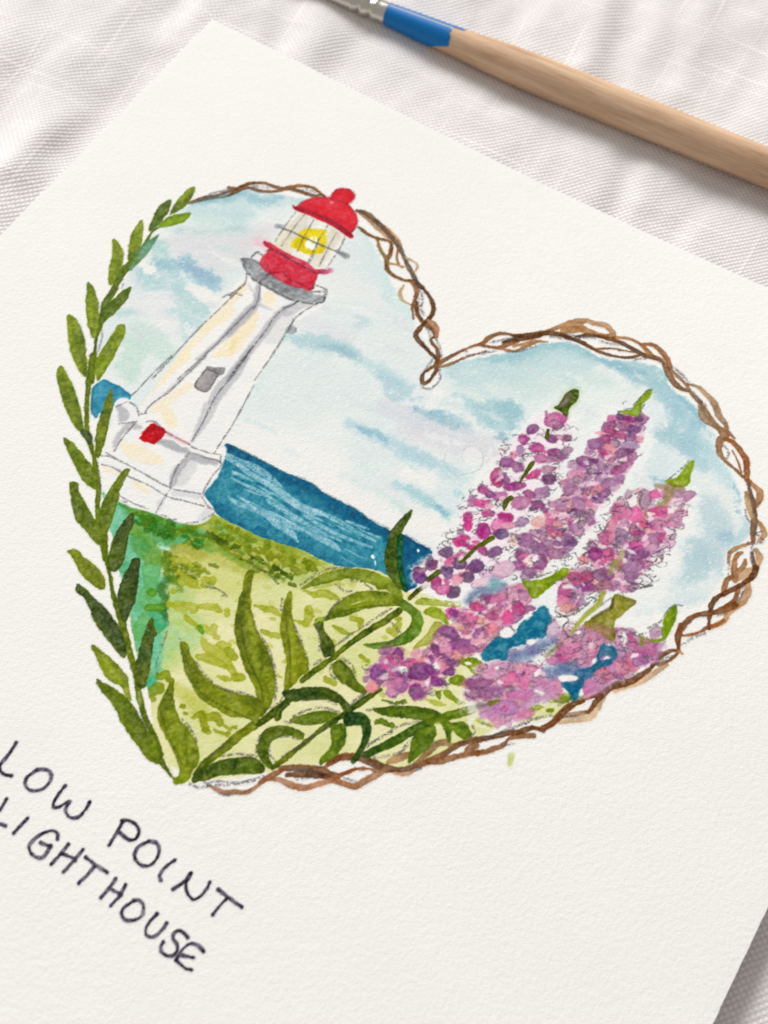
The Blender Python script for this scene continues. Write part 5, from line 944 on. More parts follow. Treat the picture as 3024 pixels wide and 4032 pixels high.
blob('L', '290,720 330,600 400,570 460,620 450,690 400,740 330,760 260,830 200,870 160,950 150,1000 110,1020 70,940 30,880 100,850 150,780 230,760', (24, 122, 166), (70, 134, 180), **bk)
blob('L', '0,740 100,735 160,780 60,800 0,790', (112, 132, 186), None, **bk2)
for k, s in [('I', '1450,960 1540,950 1610,970 1560,1000 1470,1000'), ('I', '1180,700 1210,660 1260,660 1240,700'), ('I', '920,900 950,880 980,900'), ('I', '1250,940 1290,900 1310,930 1270,960'), ('I', '1000,570 1050,560 1090,590 1060,640'), ('L', '490,500 520,480 540,530 520,600'), ('L', '250,740 290,730 300,690 270,700'), ('L', '370,580 430,565 440,590'), ('L', '120,490 160,470 170,490'), ('L', '30,930 60,940 70,980'), ('L', '600,800 700,740 720,760 640,800')]:
    blob(k, s, (241, 238, 236), rough=.0001, soft=.00015, part=LUP[4], edge=.04)
for k, s in [('I', '1330,600 1360,540 1420,500'), ('I', '1480,600 1500,540 1560,520'), ('L', '0,340 80,380 40,440 60,500'), ('L', '200,500 230,420 300,400'), ('L', '440,560 560,620 700,690'), ('L', '60,500 200,560 320,540'), ('L', '470,450 560,470 620,520'), ('I', '700,1020 690,1100 760,1150'), ('I', '500,970 540,1050'), ('I', '0,1070 60,1120 120,1130'),
             ('I', '1060,560 1100,600'), ('L', '60,330 150,290 260,230'), ('L', '0,360 120,340 240,250'), ('L', '330,270 400,220 480,180'), ('L', '710,450 770,420 810,400'), ('L', '640,500 690,490'), ('I', '1420,430 1520,480'), ('K', '0,400 20,440'), ('K', '380,480 430,500'), ('S', '560,1620 620,1600'), ('I', '830,1340 900,1370')]:
    pencil(k, s, 7, .6, LUP[4], grain=.35)
# loose pencil scallops left showing between the petals
r7 = random.Random(31)


def scallops(k, s, n, lu, jitter=60, size=(20, 40)):
    a = np.array([[float(q) for q in p.split(',')] for p in s.split()]); P = spline(a, False, 8)
    for i in range(n):
        x, y = P[r7.randrange(len(P))] + np.array([r7.uniform(-jitter, jitter), r7.uniform(-jitter, jitter)])
        d = r7.uniform(*size); th = r7.uniform(0, 6.28); q = []
        for j in range(r7.choice((4, 5, 6))):
            q.append('%.0f,%.0f' % (x + d * math.cos(th) * 1.25, y + d * .7 * math.sin(th))); th += .8
        pencil(k, ' '.join(q), 4.6, r7.uniform(.35, .7), lu, n=4, grain=r7.uniform(0, .4))


scallops('J', '1230,330 1080,520 930,760 760,960 600,1180 450,1400 250,1560', 60, LUP[0], 110)
scallops('J', '1330,420 1260,640 1180,860 1060,1040 900,1260 760,1440 600,1600', 46, LUP[0], 40)
scallops('J', '900,450 760,640 640,860 500,960 440,1160 300,1360', 30, LUP[0], 30)
scallops('S', '740,1110 640,1280 560,1440 420,1600', 46, LUP[1], 130)
scallops('J', '1400,1000 1280,1150 1140,1300 1000,1450 960,1560', 46, LUP[1], 120)
scallops('J', '1640,800 1500,950 1440,1160 1340,1400 1200,1500', 30, LUP[1], 50)
scallops('K', '980,560 900,760 800,960 700,1150 560,1240 300,1280 60,1420', 60, LUP[2], 50)
scallops('K', '800,560 620,760 460,940 260,1100 60,1280', 60, LUP[2], 110)
scallops('K', '540,520 420,640 300,800 200,980 80,1080', 26, LUP[2], 40)
scallops('I', '1150,260 950,380 760,480 600,620 480,780 200,900 -40,960', 70, LUP[3], 110)
scallops('I', '300,1100 480,1040 620,860 760,780 940,640', 22, LUP[3], 30)
scallops('I', '760,1080 950,960 1150,1000 1350,800 1600,740', 50, LUP[4], 120)
scallops('L', '0,420 200,520 420,560 640,620 780,560', 44, LUP[4], 100)
scallops('L', '100,660 240,840 420,800 640,680', 30, LUP[4], 70)
# pink and white touches that break the petals up
for k, s, n, lu in (('S', '740,1110 640,1280 560,1440 420,1600', 34, LUP[1]), ('J', '1400,1000 1280,1150 1140,1300 1000,1450', 34, LUP[1]), ('K', '860,600 700,800 560,960 340,1120 100,1280', 54, LUP[2]), ('I', '1100,280 850,420 700,620 480,800 200,900 0,960', 40, LUP[3]), ('J', '1200,400 1000,650 800,900 600,1200 400,1450', 24, LUP[0]), ('I', '800,1060 1000,980 1200,1000 1500,760', 20, LUP[4]), ('L', '60,520 300,640 600,620', 20, LUP[4])):
    a = np.array([[float(q) for q in p.split(',')] for p in s.split()]); P = spline(a, False, 8)
    for i in range(n // 2):
        x, y = P[r7.randrange(len(P))] + np.array([r7.uniform(-100, 100), r7.uniform(-90, 90)])
        petal(k, x, y, r7.uniform(18, 40), r7.uniform(9, 16), r7.uniform(-60, 40), r7.choice([(243, 236, 238), (244, 212, 224), (242, 232, 234), (238, 170, 190), (228, 96, 170), (128, 74, 130)]), None, lu, r7.uniform(.6, .95), 0)
# green tips and stalks of the spikes


def tip(k, s, c1, c2, lu, halo=None):
    pid = part('flower_tip', lu)
    if halo:
        blob(k, s, halo, alpha=.5, soft=.0009, rough=.0001, edge=0, part=pid)
    blob(k, s, c1, c2, rough=.00008, edge=.2, soft=.00012, mott=.16, part=pid)
    return pid


t1 = tip('J', '1205,220 1250,190 1290,120 1340,75 1385,65 1410,90 1385,170 1330,230 1310,290 1260,250', (96, 118, 34), (76, 94, 24), LUP[0], (150, 190, 80))
line('J', '1260,200 1300,160 1340,110', [14, 18, 14], (150, 124, 128), alpha=.8, soft=.0002, part=t1)
tip('S', '690,1035 740,1050 790,1062 820,1050 840,985 890,935 902,890 870,890 800,970 770,1015 720,1022', (168, 192, 62), (150, 176, 50), LUP[1])
pencil('S', '680,1030 740,1020'); pencil('S', '780,990 860,900 900,885'); pencil('S', '820,1050 850,980')
t3 = tip('K', '1050,230 1080,240 1050,330 1040,400 990,440 900,440 850,400 850,385 920,370 980,310 1020,260', (172, 196, 60), (150, 176, 46), LUP[2])
line('K', '880,430 870,500 840,560 780,590', [34, 30, 24, 10], (168, 150, 100), alpha=.8, soft=.0003, part=t3); line('K', '780,430 830,440', [20, 26], (170, 136, 110), alpha=.7, soft=.0003, part=t3); line('K', '930,450 970,450', 24, (150, 120, 80), alpha=.6, soft=.0003, part=t3)
line('K', '690,610 680,660', [8, 14], (190, 180, 130), alpha=.8, soft=.0003, part=t3)
line('K', '510,950 480,1010 430,1060 400,1130', [12, 14, 16, 10], (176, 176, 90), alpha=.75, soft=.0003, part=t3)
pencil('K', '870,380 940,320 1000,270 1030,230')
tip('I', '1150,180 1200,180 1290,170 1380,140 1480,80 1535,80 1520,140 1430,190 1360,250 1290,310 1240,330 1200,270', (160, 184, 40), (136, 162, 34), LUP[3])
line('I', '1290,240 1310,270', [10, 14], (150, 130, 80), alpha=.6, soft=.0002, part=LUP[3])
pencil('I', '1150,170 1280,150 1390,110'); pencil('I', '1400,210 1500,150')
t5 = tip('K', '820,1510 860,1430 930,1375 935,1450 900,1560 850,1640 820,1630 835,1560', (150, 178, 36), (118, 150, 34), LUP[4])
line('L', '830,450 830,530 760,550 700,540', [16, 12, 10, 6], (140, 168, 40), soft=.0002, part=t5); line('L', '655,520 660,570', [16, 20], (140, 160, 50), alpha=.8, soft=.0003, part=t5)
pencil('K', '810,1500 860,1420 920,1370 980,1380')
t6 = tip('K', '430,1310 480,1290 560,1320 615,1350 560,1400 480,1470 450,1500 440,1540 455,1620 420,1659 330,1600 200,1530 280,1470 400,1410', (166, 162, 70), (140, 136, 66), LUP[4])
line('K', '270,1480 330,1440 420,1390 430,1330', [8, 10, 10, 8], (96, 84, 40), alpha=.8, soft=.0002, part=t6)
line('K', '230,1560 300,1570 380,1590', [30, 44, 40], (196, 130, 140), alpha=.5, soft=.0005, part=t6)
line('K', '350,1280 310,1370 220,1450 140,1540 100,1600', [18, 20, 18, 14, 8], (188, 196, 90), (170, 180, 70), alpha=.9, soft=.0002, part=LUP[4])
line('I', '1480,690 1400,750 1340,800', [8, 12, 6], (110, 120, 60), alpha=.7, soft=.0003, part=LUP[4])
line('M', '1220,470 1300,460', [26, 14], (150, 128, 134), alpha=.8, soft=.0003, part=LUP[4]); line('M', '1310,450 1380,430', [20, 10], (120, 146, 30), alpha=.9, soft=.0002, part=LUP[4])

# ------------------------------------------------------------------ hand lettering
INK = (62, 56, 76)
WORDS = [('LOW POINT', ['105,205 60,280 10,340 0,380 20,410 50,420 75,422', '240,385 180,430 165,480 190,515 240,520 290,500 330,450 330,400 290,382 240,385',
                        '425,490 370,560 348,620 380,628 420,605 455,590 430,640 450,690 510,695 560,640 585,595', '800,725 760,800 712,875', '795,715 840,715 890,745 908,790 885,835 840,840 800,810 785,795',
                        '970,850 900,890 880,950 910,1000 970,1010 1020,970 1040,910 1020,860 970,850', '1140,975 1080,1020 1045,1070 1050,1105', '1245,1060 1210,1110 1130,1165', '1245,1060 1215,1130 1225,1190 1260,1230 1310,1210 1350,1160 1370,1120', '1425,1165 1500,1225 1580,1280', '1480,1225 1430,1280 1390,1330']),
         ('LIGHTHOUSE', ['42,575 10,630 -20,670 -30,700', '-20,735 10,742 35,750', '180,700 140,745 90,795', '375,835 375,800 340,782 280,800 210,850 190,900 220,945 265,960 300,935 330,880', '265,860 330,885', '445,870 400,930 335,1000', '540,905 480,980 415,1050', '400,930 480,960 490,975',
                         '560,955 630,1010 700,1055', '615,1015 570,1070 515,1125', '755,1095 710,1160 660,1220', '820,1135 780,1210 725,1270', '715,1155 790,1200', '880,1240 820,1275 795,1320 820,1365 880,1365 930,1330 935,1270 910,1238 870,1240',
                         '1025,1325 960,1400 955,1460 1000,1475 1050,1440 1090,1385', '1225,1480 1190,1440 1150,1440 1130,1480 1160,1530 1150,1580 1110,1600 1060,1580 1050,1540 1065,1510', '1330,1570 1290,1530 1240,1520 1190,1560 1150,1625', '1190,1595 1260,1610', '1150,1625 1170,1645 1210,1680 1250,1690'])]
LETTER = []
for word, strokes in WORDS:
    pid = part('lettering', 0, 'hand lettered line reading ' + word)
    for s in strokes:
        line('T', s, [15, 13.5, 14, 13.5, 15], INK, (92, 86, 104), alpha=.92, soft=.00011, rough=.00006, edge=.1, mott=.25, part=pid, vs=.35)
        # nib pressure at the ends
        e = s.split()
        for q in (e[0], e[-1]):
            x, y = q.split(','); line('T', '%s,%s %s,%.1f' % (x, y, x, float(y) + 2), 15, (52, 46, 68), alpha=.35, soft=.0001, rough=.00004, part=pid)
# smudges, a coiled hair and faint marks on the paper
line('J', '270,590 320,600 310,660 350,730 410,770 500,755 590,725 630,640 600,560 540,535 480,550 455,610 470,660', 2.2, (178, 172, 166), alpha=.6, soft=.00008, rough=.00002, edge=0, mott=0, part=SKY)
blob('J', '460,580 520,540 600,560 620,640 580,700 500,690 460,650', (240, 238, 234), alpha=.5, soft=.0003, part=SKY, edge=.02)
for k, s in [('C', '1360,395 1361,400'), ('S', '215,150 216,156'), ('L', '0,1285 60,1290'), ('I', '1430,1430 1500,1440'), ('A', '1300,1400 1301,1402')]:
    line(k, s, 4, (190, 186, 182), alpha=.5, soft=.00015, edge=0, part=None)

# overall hue of each pigment as it dried
def tint(mask, mul, sat=1.0):
    c = canvas[mask]
    s_ = np.clip((c.max(-1) - c.min(-1)) / 90.0, 0, 1)[:, None]
    c = c * (1 + (np.array(mul) - 1) * s_)
    m = c.mean(-1, keepdims=True)
    canvas[mask] = np.clip(m + (c - m) * sat, 0, 254)


tint(owner == SEA, (.80, 1.02, .95))
tint(owner == SKY, (1.0, .985, .945), .92)
tint(np.isin(owner, LUP), (.99, .97, .93), .97)

# ------------------------------------------------------------------ materials
def s2l(c):
    c = np.asarray(c, float) / 255.0
    return np.where(c <= .04045, c / 12.92, ((c + .055) / 1.055) ** 2.4)


class Nodes:
    def __init__(self, name):
        self.m = bpy.data.materials.new(name); self.m.use_nodes = True
        self.t = self.m.node_tree; self.n = self.t.nodes; self.b = self.n['Principled BSDF']

    def new(self, typ, ins=None, **props):
        n = self.n.new(typ)
        for k, v in props.items():
            setattr(n, k, v)
        for k, v in (ins or {}).items():
            self.put(n.inputs[k], v)
        return n

    def put(self, sock, v):
        if hasattr(v, 'is_output') and v.is_output:
            self.t.links.new(v, sock)
        else:
            sock.default_value = v

    def math(self, op, a, b=0.0, c=0.0):
        return self.new('ShaderNodeMath', {0: a, 1: b, 2: c}, operation=op).outputs[0]

    def noise(self, scale, detail=3, rough=.55, vec=None, dist=0.0):
        n = self.new('ShaderNodeTexNoise', {'Scale': scale, 'Detail': detail, 'Roughness': rough, 'Distortion': dist})
        if vec is not None:
            self.put(n.inputs['Vector'], vec)
        return n.outputs['Fac']

    def bump(self, height, dist, strength=1.0, normal=None):
        n = self.new('ShaderNodeBump', {'Height': height, 'Distance': dist, 'Strength': strength})
        if normal is not None:
            self.put(n.inputs['Normal'], normal)
        return n.outputs['Normal']


def paper_surface(nd, pos):
    """cold pressed tooth, shared by the bare sheet and the painted parts"""
    a = nd.noise(1900, 3, .65, pos, .0)
    b = nd.noise(4600, 2, .6, pos)
    c = nd.noise(650, 2, .5, pos)
    h = nd.math('ADD', nd.math('ADD', nd.math('MULTIPLY', a, 1.0), nd.math('MULTIPLY', b, .45)), nd.math('MULTIPLY', c, .35))
    nrm = nd.bump(h, 0.000055, 1.0)
    tone = nd.math('ADD', nd.math('MULTIPLY', nd.noise(90, 3, .6, pos), .05), nd.math('ADD', nd.math('MULTIPLY', a, .06), .945))
    return nrm, tone


def paint_material(name, rough, attr=True):
    nd = Nodes(name)
    pos = nd.new('ShaderNodeNewGeometry').outputs['Position']
    nrm, tone = paper_surface(nd, pos)
    if attr:
        c = nd.new('ShaderNodeAttribute', attribute_name='pigment').outputs['Color']
    else:
        rgb = nd.new('ShaderNodeRGB'); rgb.outputs[0].default_value = list(s2l(PAPER) / LIGHT) + [1]; c = rgb.outputs[0]
    v = nd.new('ShaderNodeVectorMath', {0: c}, operation='SCALE'); nd.put(v.inputs['Scale'], tone)
    nd.put(nd.b.inputs['Base Color'], v.outputs[0]); nd.b.inputs['Roughness'].default_value = rough
    nd.b.inputs['Specular IOR Level'].default_value = .06
    nd.put(nd.b.inputs['Normal'], nrm)
    return nd.m


M_PAPER = paint_material('cold_pressed_paper', .85, False)
M_PAINT = paint_material('watercolour_pigment', .78)
M_GLOSSY = paint_material('thick_watercolour_pigment', .6)

nd = Nodes('white_linen')
pos = nd.new('ShaderNodeNewGeometry').outputs['Position']
n1 = nd.new('ShaderNodeTexNoise', {'Scale': 60.0, 'Detail': 1.0, 'Roughness': .5, 'Vector': pos})
n2 = nd.new('ShaderNodeTexNoise', {'Scale': 900.0, 'Detail': 2.0, 'Vector': pos})
w1 = nd.new('ShaderNodeVectorMath', {0: n1.outputs['Color'], 1: (.5, .5, .5)}, operation='SUBTRACT')
w2 = nd.new('ShaderNodeVectorMath', {0: n2.outputs['Color'], 1: (.5, .5, .5)}, operation='SUBTRACT')
w1s = nd.new('ShaderNodeVectorMath', {0: w1.outputs[0]}, operation='SCALE'); w1s.inputs['Scale'].default_value = .0026
w2s = nd.new('ShaderNodeVectorMath', {0: w2.outputs[0]}, operation='SCALE'); w2s.inputs['Scale'].default_value = .00015
p1 = nd.new('ShaderNodeVectorMath', {0: pos, 1: w1s.outputs[0]}, operation='ADD')
p2 = nd.new('ShaderNodeVectorMath', {0: p1.outputs[0], 1: w2s.outputs[0]}, operation='ADD')
mp = nd.new('ShaderNodeMapping', {'Vector': p2.outputs[0], 'Rotation': (0, 0, math.radians(22))})
sx = nd.new('ShaderNodeSeparateXYZ', {0: mp.outputs[0]})
PITCH = .00044
fx = nd.math('MULTIPLY', sx.outputs[0], math.pi / PITCH); fy = nd.math('MULTIPLY', sx.outputs[1], math.pi / PITCH)
cx, cy = nd.math('COSINE', fx), nd.math('COSINE', fy)
ax, ay = nd.math('ABSOLUTE', nd.math('SINE', fx)), nd.math('ABSOLUTE', nd.math('SINE', fy))
# plain weave: each thread a rounded ridge that dives under every second crossing
over = nd.math('MULTIPLY', nd.math('SINE', nd.math('MULTIPLY', fx, 1.0)), nd.math('SINE', fy))
warp = nd.math('ADD', ax, nd.math('MULTIPLY', over, .55)); weft = nd.math('SUBTRACT', ay, nd.math('MULTIPLY', over, .55))
h = nd.math('MAXIMUM', warp, weft)
# slubs: single threads thicker and paler
mpx = nd.new('ShaderNodeMapping', {'Vector': mp.outputs[0], 'Scale': (1300, 30, 1)}); mpy = nd.new('ShaderNodeMapping', {'Vector': mp.outputs[0], 'Scale': (30, 1300, 1)})
sl = nd.math('MAXIMUM', nd.noise(1.0, 1, .5, mpx.outputs[0]), nd.noise(1.0, 1, .5, mpy.outputs[0]))
slub = nd.new('ShaderNodeMapRange', {0: sl, 1: .60, 2: .84, 3: 0.0, 4: 1.0}).outputs[0]
hh = nd.math('ADD', nd.math('ADD', nd.math('ADD', nd.math('MULTIPLY', over, .9), nd.math('MULTIPLY', h, .4)), nd.math('MULTIPLY', slub, .7)), nd.math('MULTIPLY', nd.noise(2600, 2, .6, pos), .6))
nd.put(nd.b.inputs['Normal'], nd.bump(hh, .000060, .9))
ramp = nd.new('ShaderNodeMapRange', {0: nd.math('ADD', over, nd.math('MULTIPLY', nd.noise(420, 3, .6, pos), 1.1)), 1: -.3, 2: 1.25, 3: .80, 4: 1.0}).outputs[0]
tone = nd.math('ADD', nd.math('MULTIPLY', ramp, nd.math('ADD', .93, nd.math('MULTIPLY', nd.noise(260, 3, .6, pos), .12))), nd.math('MULTIPLY', slub, .16))
vv = nd.new('ShaderNodeVectorMath', {0: (.855, .812, .80)}, operation='SCALE'); nd.put(vv.inputs['Scale'], tone)
nd.put(nd.b.inputs['Base Color'], vv.outputs[0]); nd.b.inputs['Roughness'].default_value = .9
nd.b.inputs['Specular IOR Level'].default_value = .15; nd.b.inputs['Sheen Weight'].default_value = .12
M_LINEN = nd.m

nd = Nodes('bare_wood')
tc = nd.new('ShaderNodeTexCoord').outputs['Object']
mp = nd.new('ShaderNodeMapping', {'Vector': tc, 'Scale': (45, 900, 900)})
g1 = nd.noise(1.0, 4, .6, mp.outputs[0], .6)
mp2 = nd.new('ShaderNodeMapping', {'Vector': tc, 'Scale': (320, 4200, 4200)})
g2 = nd.noise(1.0, 2, .6, mp2.outputs[0])
mp3 = nd.new('ShaderNodeMapping', {'Vector': tc, 'Scale': (60, 260, 260)})
g3 = nd.noise(1.0, 2, .5, mp3.outputs[0])
f = nd.math('ADD', nd.math('MULTIPLY', g1, .55), nd.math('ADD', nd.math('MULTIPLY', g2, .3), nd.math('MULTIPLY', g3, .42)))
cr = nd.n.new('ShaderNodeValToRGB'); nd.put(cr.inputs[0], f)
cr.color_ramp.elements[0].position = .44; cr.color_ramp.elements[0].color = (.30, .165, .085, 1)
cr.color_ramp.elements[1].position = .80; cr.color_ramp.elements[1].color = (.74, .52, .345, 1)
e = cr.color_ramp.elements.new(.58); e.color = (.55, .345, .21, 1)
nd.put(nd.b.inputs['Base Color'], cr.outputs[0]); nd.b.inputs['Roughness'].default_value = .68; nd.b.inputs['Specular IOR Level'].default_value = .3
nd.put(nd.b.inputs['Normal'], nd.bump(f, .00012, .8))
M_WOOD = nd.m

nd = Nodes('nickel_plate')
tc = nd.new('ShaderNodeTexCoord').outputs['Object']
nd.b.inputs['Base Color'].default_value = (.62, .58, .52, 1); nd.b.inputs['Metallic'].default_value = 1
nd.put(nd.b.inputs['Roughness'], nd.math('ADD', .16, nd.math('MULTIPLY', nd.noise(900, 3, .6, tc), .2)))
M_METAL = nd.m
nd = Nodes('blue_enamel')
tc = nd.new('ShaderNodeTexCoord').outputs['Object']
mp = nd.new('ShaderNodeMapping', {'Vector': tc, 'Scale': (80, 700, 700)})
g = nd.noise(1.0, 3, .6, mp.outputs[0])
mx = nd.new('ShaderNodeMix', {0: g, 6: (.0, .13, .40, 1), 7: (.001, .20, .56, 1)}, data_type='RGBA')
nd.put(nd.b.inputs['Base Color'], mx.outputs[2]); nd.b.inputs['Roughness'].default_value = .42; nd.b.inputs['Specular IOR Level'].default_value = .25
nd.put(nd.b.inputs['Normal'], nd.bump(nd.noise(1400, 2, .5, tc), .00003, .5))
M_BLUE = nd.m
nd = Nodes('pale_reflection')  # flat pale grey, a window reflection on the enamel put into colour
nd.b.inputs['Base Color'].default_value = (.42, .40, .40, 1); nd.b.inputs['Roughness'].default_value = .5
M_REFLECTION = nd.m
nd = Nodes('dark_streak')
nd.b.inputs['Base Color'].default_value = (.05, .05, .035, 1); nd.b.inputs['Roughness'].default_value = .4
M_DARK = nd.m
nd = Nodes('brush_hair')
nd.b.inputs['Base Color'].default_value = (.16, .08, .035, 1); nd.b.inputs['Roughness'].default_value = .5
M_HAIR = nd.m


# ------------------------------------------------------------------ mesh helpers
def mesh_obj(name, V, Fc, mat, parent=None, smooth=True, cols=None):
    me = bpy.data.meshes.new(name)
    V = np.ascontiguousarray(V, np.float32); Fc = np.ascontiguousarray(Fc, np.int32)
    k = Fc.shape[1]
    me.vertices.add(len(V)); me.vertices.foreach_set('co', V.ravel())
    me.loops.add(Fc.size); me.loops.foreach_set('vertex_index', Fc.ravel())
    me.polygons.add(len(Fc)); me.polygons.foreach_set('loop_start', np.arange(len(Fc), dtype=np.int32) * k)
    me.polygons.foreach_set('loop_total', np.full(len(Fc), k, np.int32)) if bpy.app.version < (3, 6) else None
    if smooth:
        me.polygons.foreach_set('use_smooth', np.ones(len(Fc), bool))
    if cols is not None:
        at = me.color_attributes.new('pigment', 'FLOAT_COLOR', 'POINT')
        at.data.foreach_set('color', np.ascontiguousarray(cols, np.float32).ravel())
    me.update(calc_edges=True); me.validate()
    me.materials.append(mat)
    o = bpy.data.objects.new(name, me); scene.collection.objects.link(o)
    if parent is not None:
        o.parent = parent
    return o


def empty(name, loc, label, cat):
    o = bpy.data.objects.new(name, None); scene.collection.objects.link(o); o.location = loc
    o.empty_display_size = .01; o['label'] = label; o['category'] = cat
    return o


# ------------------------------------------------------------------ the cloth
def vn2(X, Y, cell, seed):
    r = np.random.default_rng(seed); g = r.random((64, 64))
    x = X / cell + 1000.3; y = Y / cell + 1000.7
    ix = np.floor(x).astype(int); iy = np.floor(y).astype(int); fx = x - ix; fy = y - iy
    fx = fx * fx * (3 - 2 * fx); fy = fy * fy * (3 - 2 * fy)
    G = lambda a, b: g[b % 64, a % 64]
    return (G(ix, iy) * (1 - fx) + G(ix + 1, iy) * fx) * (1 - fy) + (G(ix, iy + 1) * (1 - fx) + G(ix + 1, iy + 1) * fx) * fy - .5


FOLDS = [  # photo positions of each crease or ridge, height (m), half width (m)
    ([(560, -150), (330, 160), (120, 480), (-150, 800)], .0016, .0050),
    ([(760, -100), (620, 170), (420, 380), (230, 560)], -.0011, .0034),
    ([(900, -250), (760, 20), (660, 130)], .0012, .0035),
    ([(150, -150), (40, 60), (-120, 250)], .0012, .004),
    ([(300, 420), (160, 520), (60, 640)], .0010, .0030),
    ([(60, 300), (-60, 520)], -.0012, .0040),
    ([(1150, -150), (1120, 60), (1060, 200)], -.0010, .0030),
    ([(1290, -100), (1240, 120), (1180, 300)], .0009, .0034),
    ([(2540, -120), (2490, 60), (2440, 200), (2400, 330)], -.0012, .0034),
    ([(2620, -120), (2590, 60), (2520, 250)], .0006, .0036),
    ([(2420, -120), (2380, 60), (2330, 220)], .0009, .0026),
    ([(2490, 600), (2460, 720), (2400, 860)], -.0010, .0022),
    ([(2560, 640), (2530, 760), (2480, 880)], .0006, .0022),
    ([(2060, -100), (2030, 60), (1990, 200)], -.0008, .0032),
    ([(2800, -120), (2760, 120), (2690, 330)], .0008, .0030),
    ([(3100, 60), (2960, 280), (2880, 420)], -.0007, .0030),
    ([(1500, 160), (1700, 300), (1900, 430)], .0004, .0030)]


def seg_dist(X, Y, P):
    d = np.full(X.shape, 9.0); tt = np.zeros(X.shape)
    for i in range(len(P) - 1):
        ax, ay = P[i]; ex, ey = P[i + 1][0] - ax, P[i + 1][1] - ay
        t = np.clip(((X - ax) * ex + (Y - ay) * ey) / (ex * ex + ey * ey), 0, 1)
        q = np.hypot(X - ax - t * ex, Y - ay - t * ey)
        d = np.where(q < d, q, d)
    return d


def cloth_z(X, Y):
    z = np.full(X.shape, -.0020)
    for P, hgt, wd in FOLDS:
        W = [tuple(float(v) for v in ground(*p)) for p in P]
        z = z + .52 * hgt * np.exp(-(seg_dist(X, Y, W) / wd) ** 2)
    z = z + vn2(X, Y, .018, 3) * .0009 + vn2(X * .8 + Y * .6, Y * .8 - X * .6, .009, 4) * .0003 + vn2(X, Y, .0045, 5) * .00008
    # crumpled linen: short soft creases running up to the right
    A = X * math.cos(1.0) + Y * math.sin(1.0); B = Y * math.cos(1.0) - X * math.sin(1.0)
    z = z + vn2(A * .35, B, .0056, 6) * .00055 + vn2(A * .5, B, .0028, 7) * .00020
    # hollow beside the lower right edge of the card
    u, v = uv(X, Y)
    z = z - .0003 * np.exp(-((u - .1285) / .0075) ** 2) / (1 + np.exp(-(v - .052) / .008))
    # pressed flat below the card and the brush
    a = 1 / (1 + np.exp((np.abs(u - .0635) - .0625) / .0012)); b = 1 / (1 + np.exp((np.abs(v - .0889) - .0880) / .0012))
    lim = curl(X, Y) - .00075
    lim = np.minimum(lim, -.0007)
    z = np.where((u > -.003) & (u < .130) & (v > -.003) & (v < .181), np.minimum(z, lim - .0004 * a * b), z)
    return z


def build_cloth():
    def axis(lo, hi, f0, f1, fine, coarse):
        return np.concatenate([np.arange(lo, f0, coarse), np.arange(f0, f1, fine), np.arange(f1, hi + coarse, coarse)])
    xs = axis(-.45, .45, -.078, .075, .0004, .006); ys = axis(-.40, .50, -.075, .112, .0004, .006)
    X, Y = np.meshgrid(xs, ys); Z = cloth_z(X, Y)
    V = np.stack([X, Y, Z], -1).reshape(-1, 3)
    idx = np.arange(X.size).reshape(X.shape)
    Fc = np.stack([idx[:-1, :-1], idx[:-1, 1:], idx[1:, 1:], idx[1:, :-1]], -1).reshape(-1, 4)
    o = mesh_obj('linen_cloth', V, Fc, M_LINEN)
    o['kind'] = 'structure'
    return o


build_cloth()

# ------------------------------------------------------------------ the card
card = empty('painted_card', (float(ORG[0]), float(ORG[1]), 0), 'white textured card painted with a heart wreath framing a red topped lighthouse and purple lupins', 'painting')
inv = Matrix.Translation(-Vector(card.location))
TH = .00048
nu, nv = 128, 178
uu = np.linspace(0, CARD_W, nu); vv_ = np.linspace(0, CARD_H, nv)
U, Vv = np.meshgrid(uu, vv_)
rr = np.random.default_rng(4)
jit = np.zeros(U.shape)
jit[:, 0] = rr.normal(0, .00002, nv); jit[:, -1] = rr.normal(0, .00002, nv)
X, Y = xy(U + jit, Vv)
Z = curl(X, Y)
top = np.stack([X, Y, Z], -1).reshape(-1, 3)
edge_drop = np.zeros(U.shape); edge_drop[0, :] = edge_drop[-1, :] = edge_drop[:, 0] = edge_drop[:, -1] = .00002
top[:, 2] -= edge_drop.ravel()
bot = top.copy(); bot[:, 2] = (Z - TH).ravel()
idx = np.arange(U.size).reshape(U.shape)
q = lambda I: np.stack([I[:-1, :-1], I[1:, :-1], I[1:, 1:], I[:-1, 1:]], -1).reshape(-1, 4)
ft = q(idx); fb = q(idx)[:, ::-1] + U.size
rim = np.concatenate([idx[0, :], idx[1:, -1], idx[-1, -2::-1], idx[-2:0:-1, 0]])
rn = np.roll(rim, -1)
m2 = len(rim); ks = np.arange(m2); kn = (ks + 1) % m2; base = 2 * U.size
fs = np.stack([base + ks, base + kn, base + m2 + kn, base + m2 + ks], -1)
sheet = mesh_obj('paper_sheet', np.concatenate([top, bot, top[rim], bot[rim]]) - np.array(card.location), np.concatenate([ft, fb, fs]), M_PAPER, card)
sheet.data.polygons.foreach_set('use_smooth', np.concatenate([np.ones(len(ft) , bool), np.zeros(len(fb) + len(fs), bool)]))

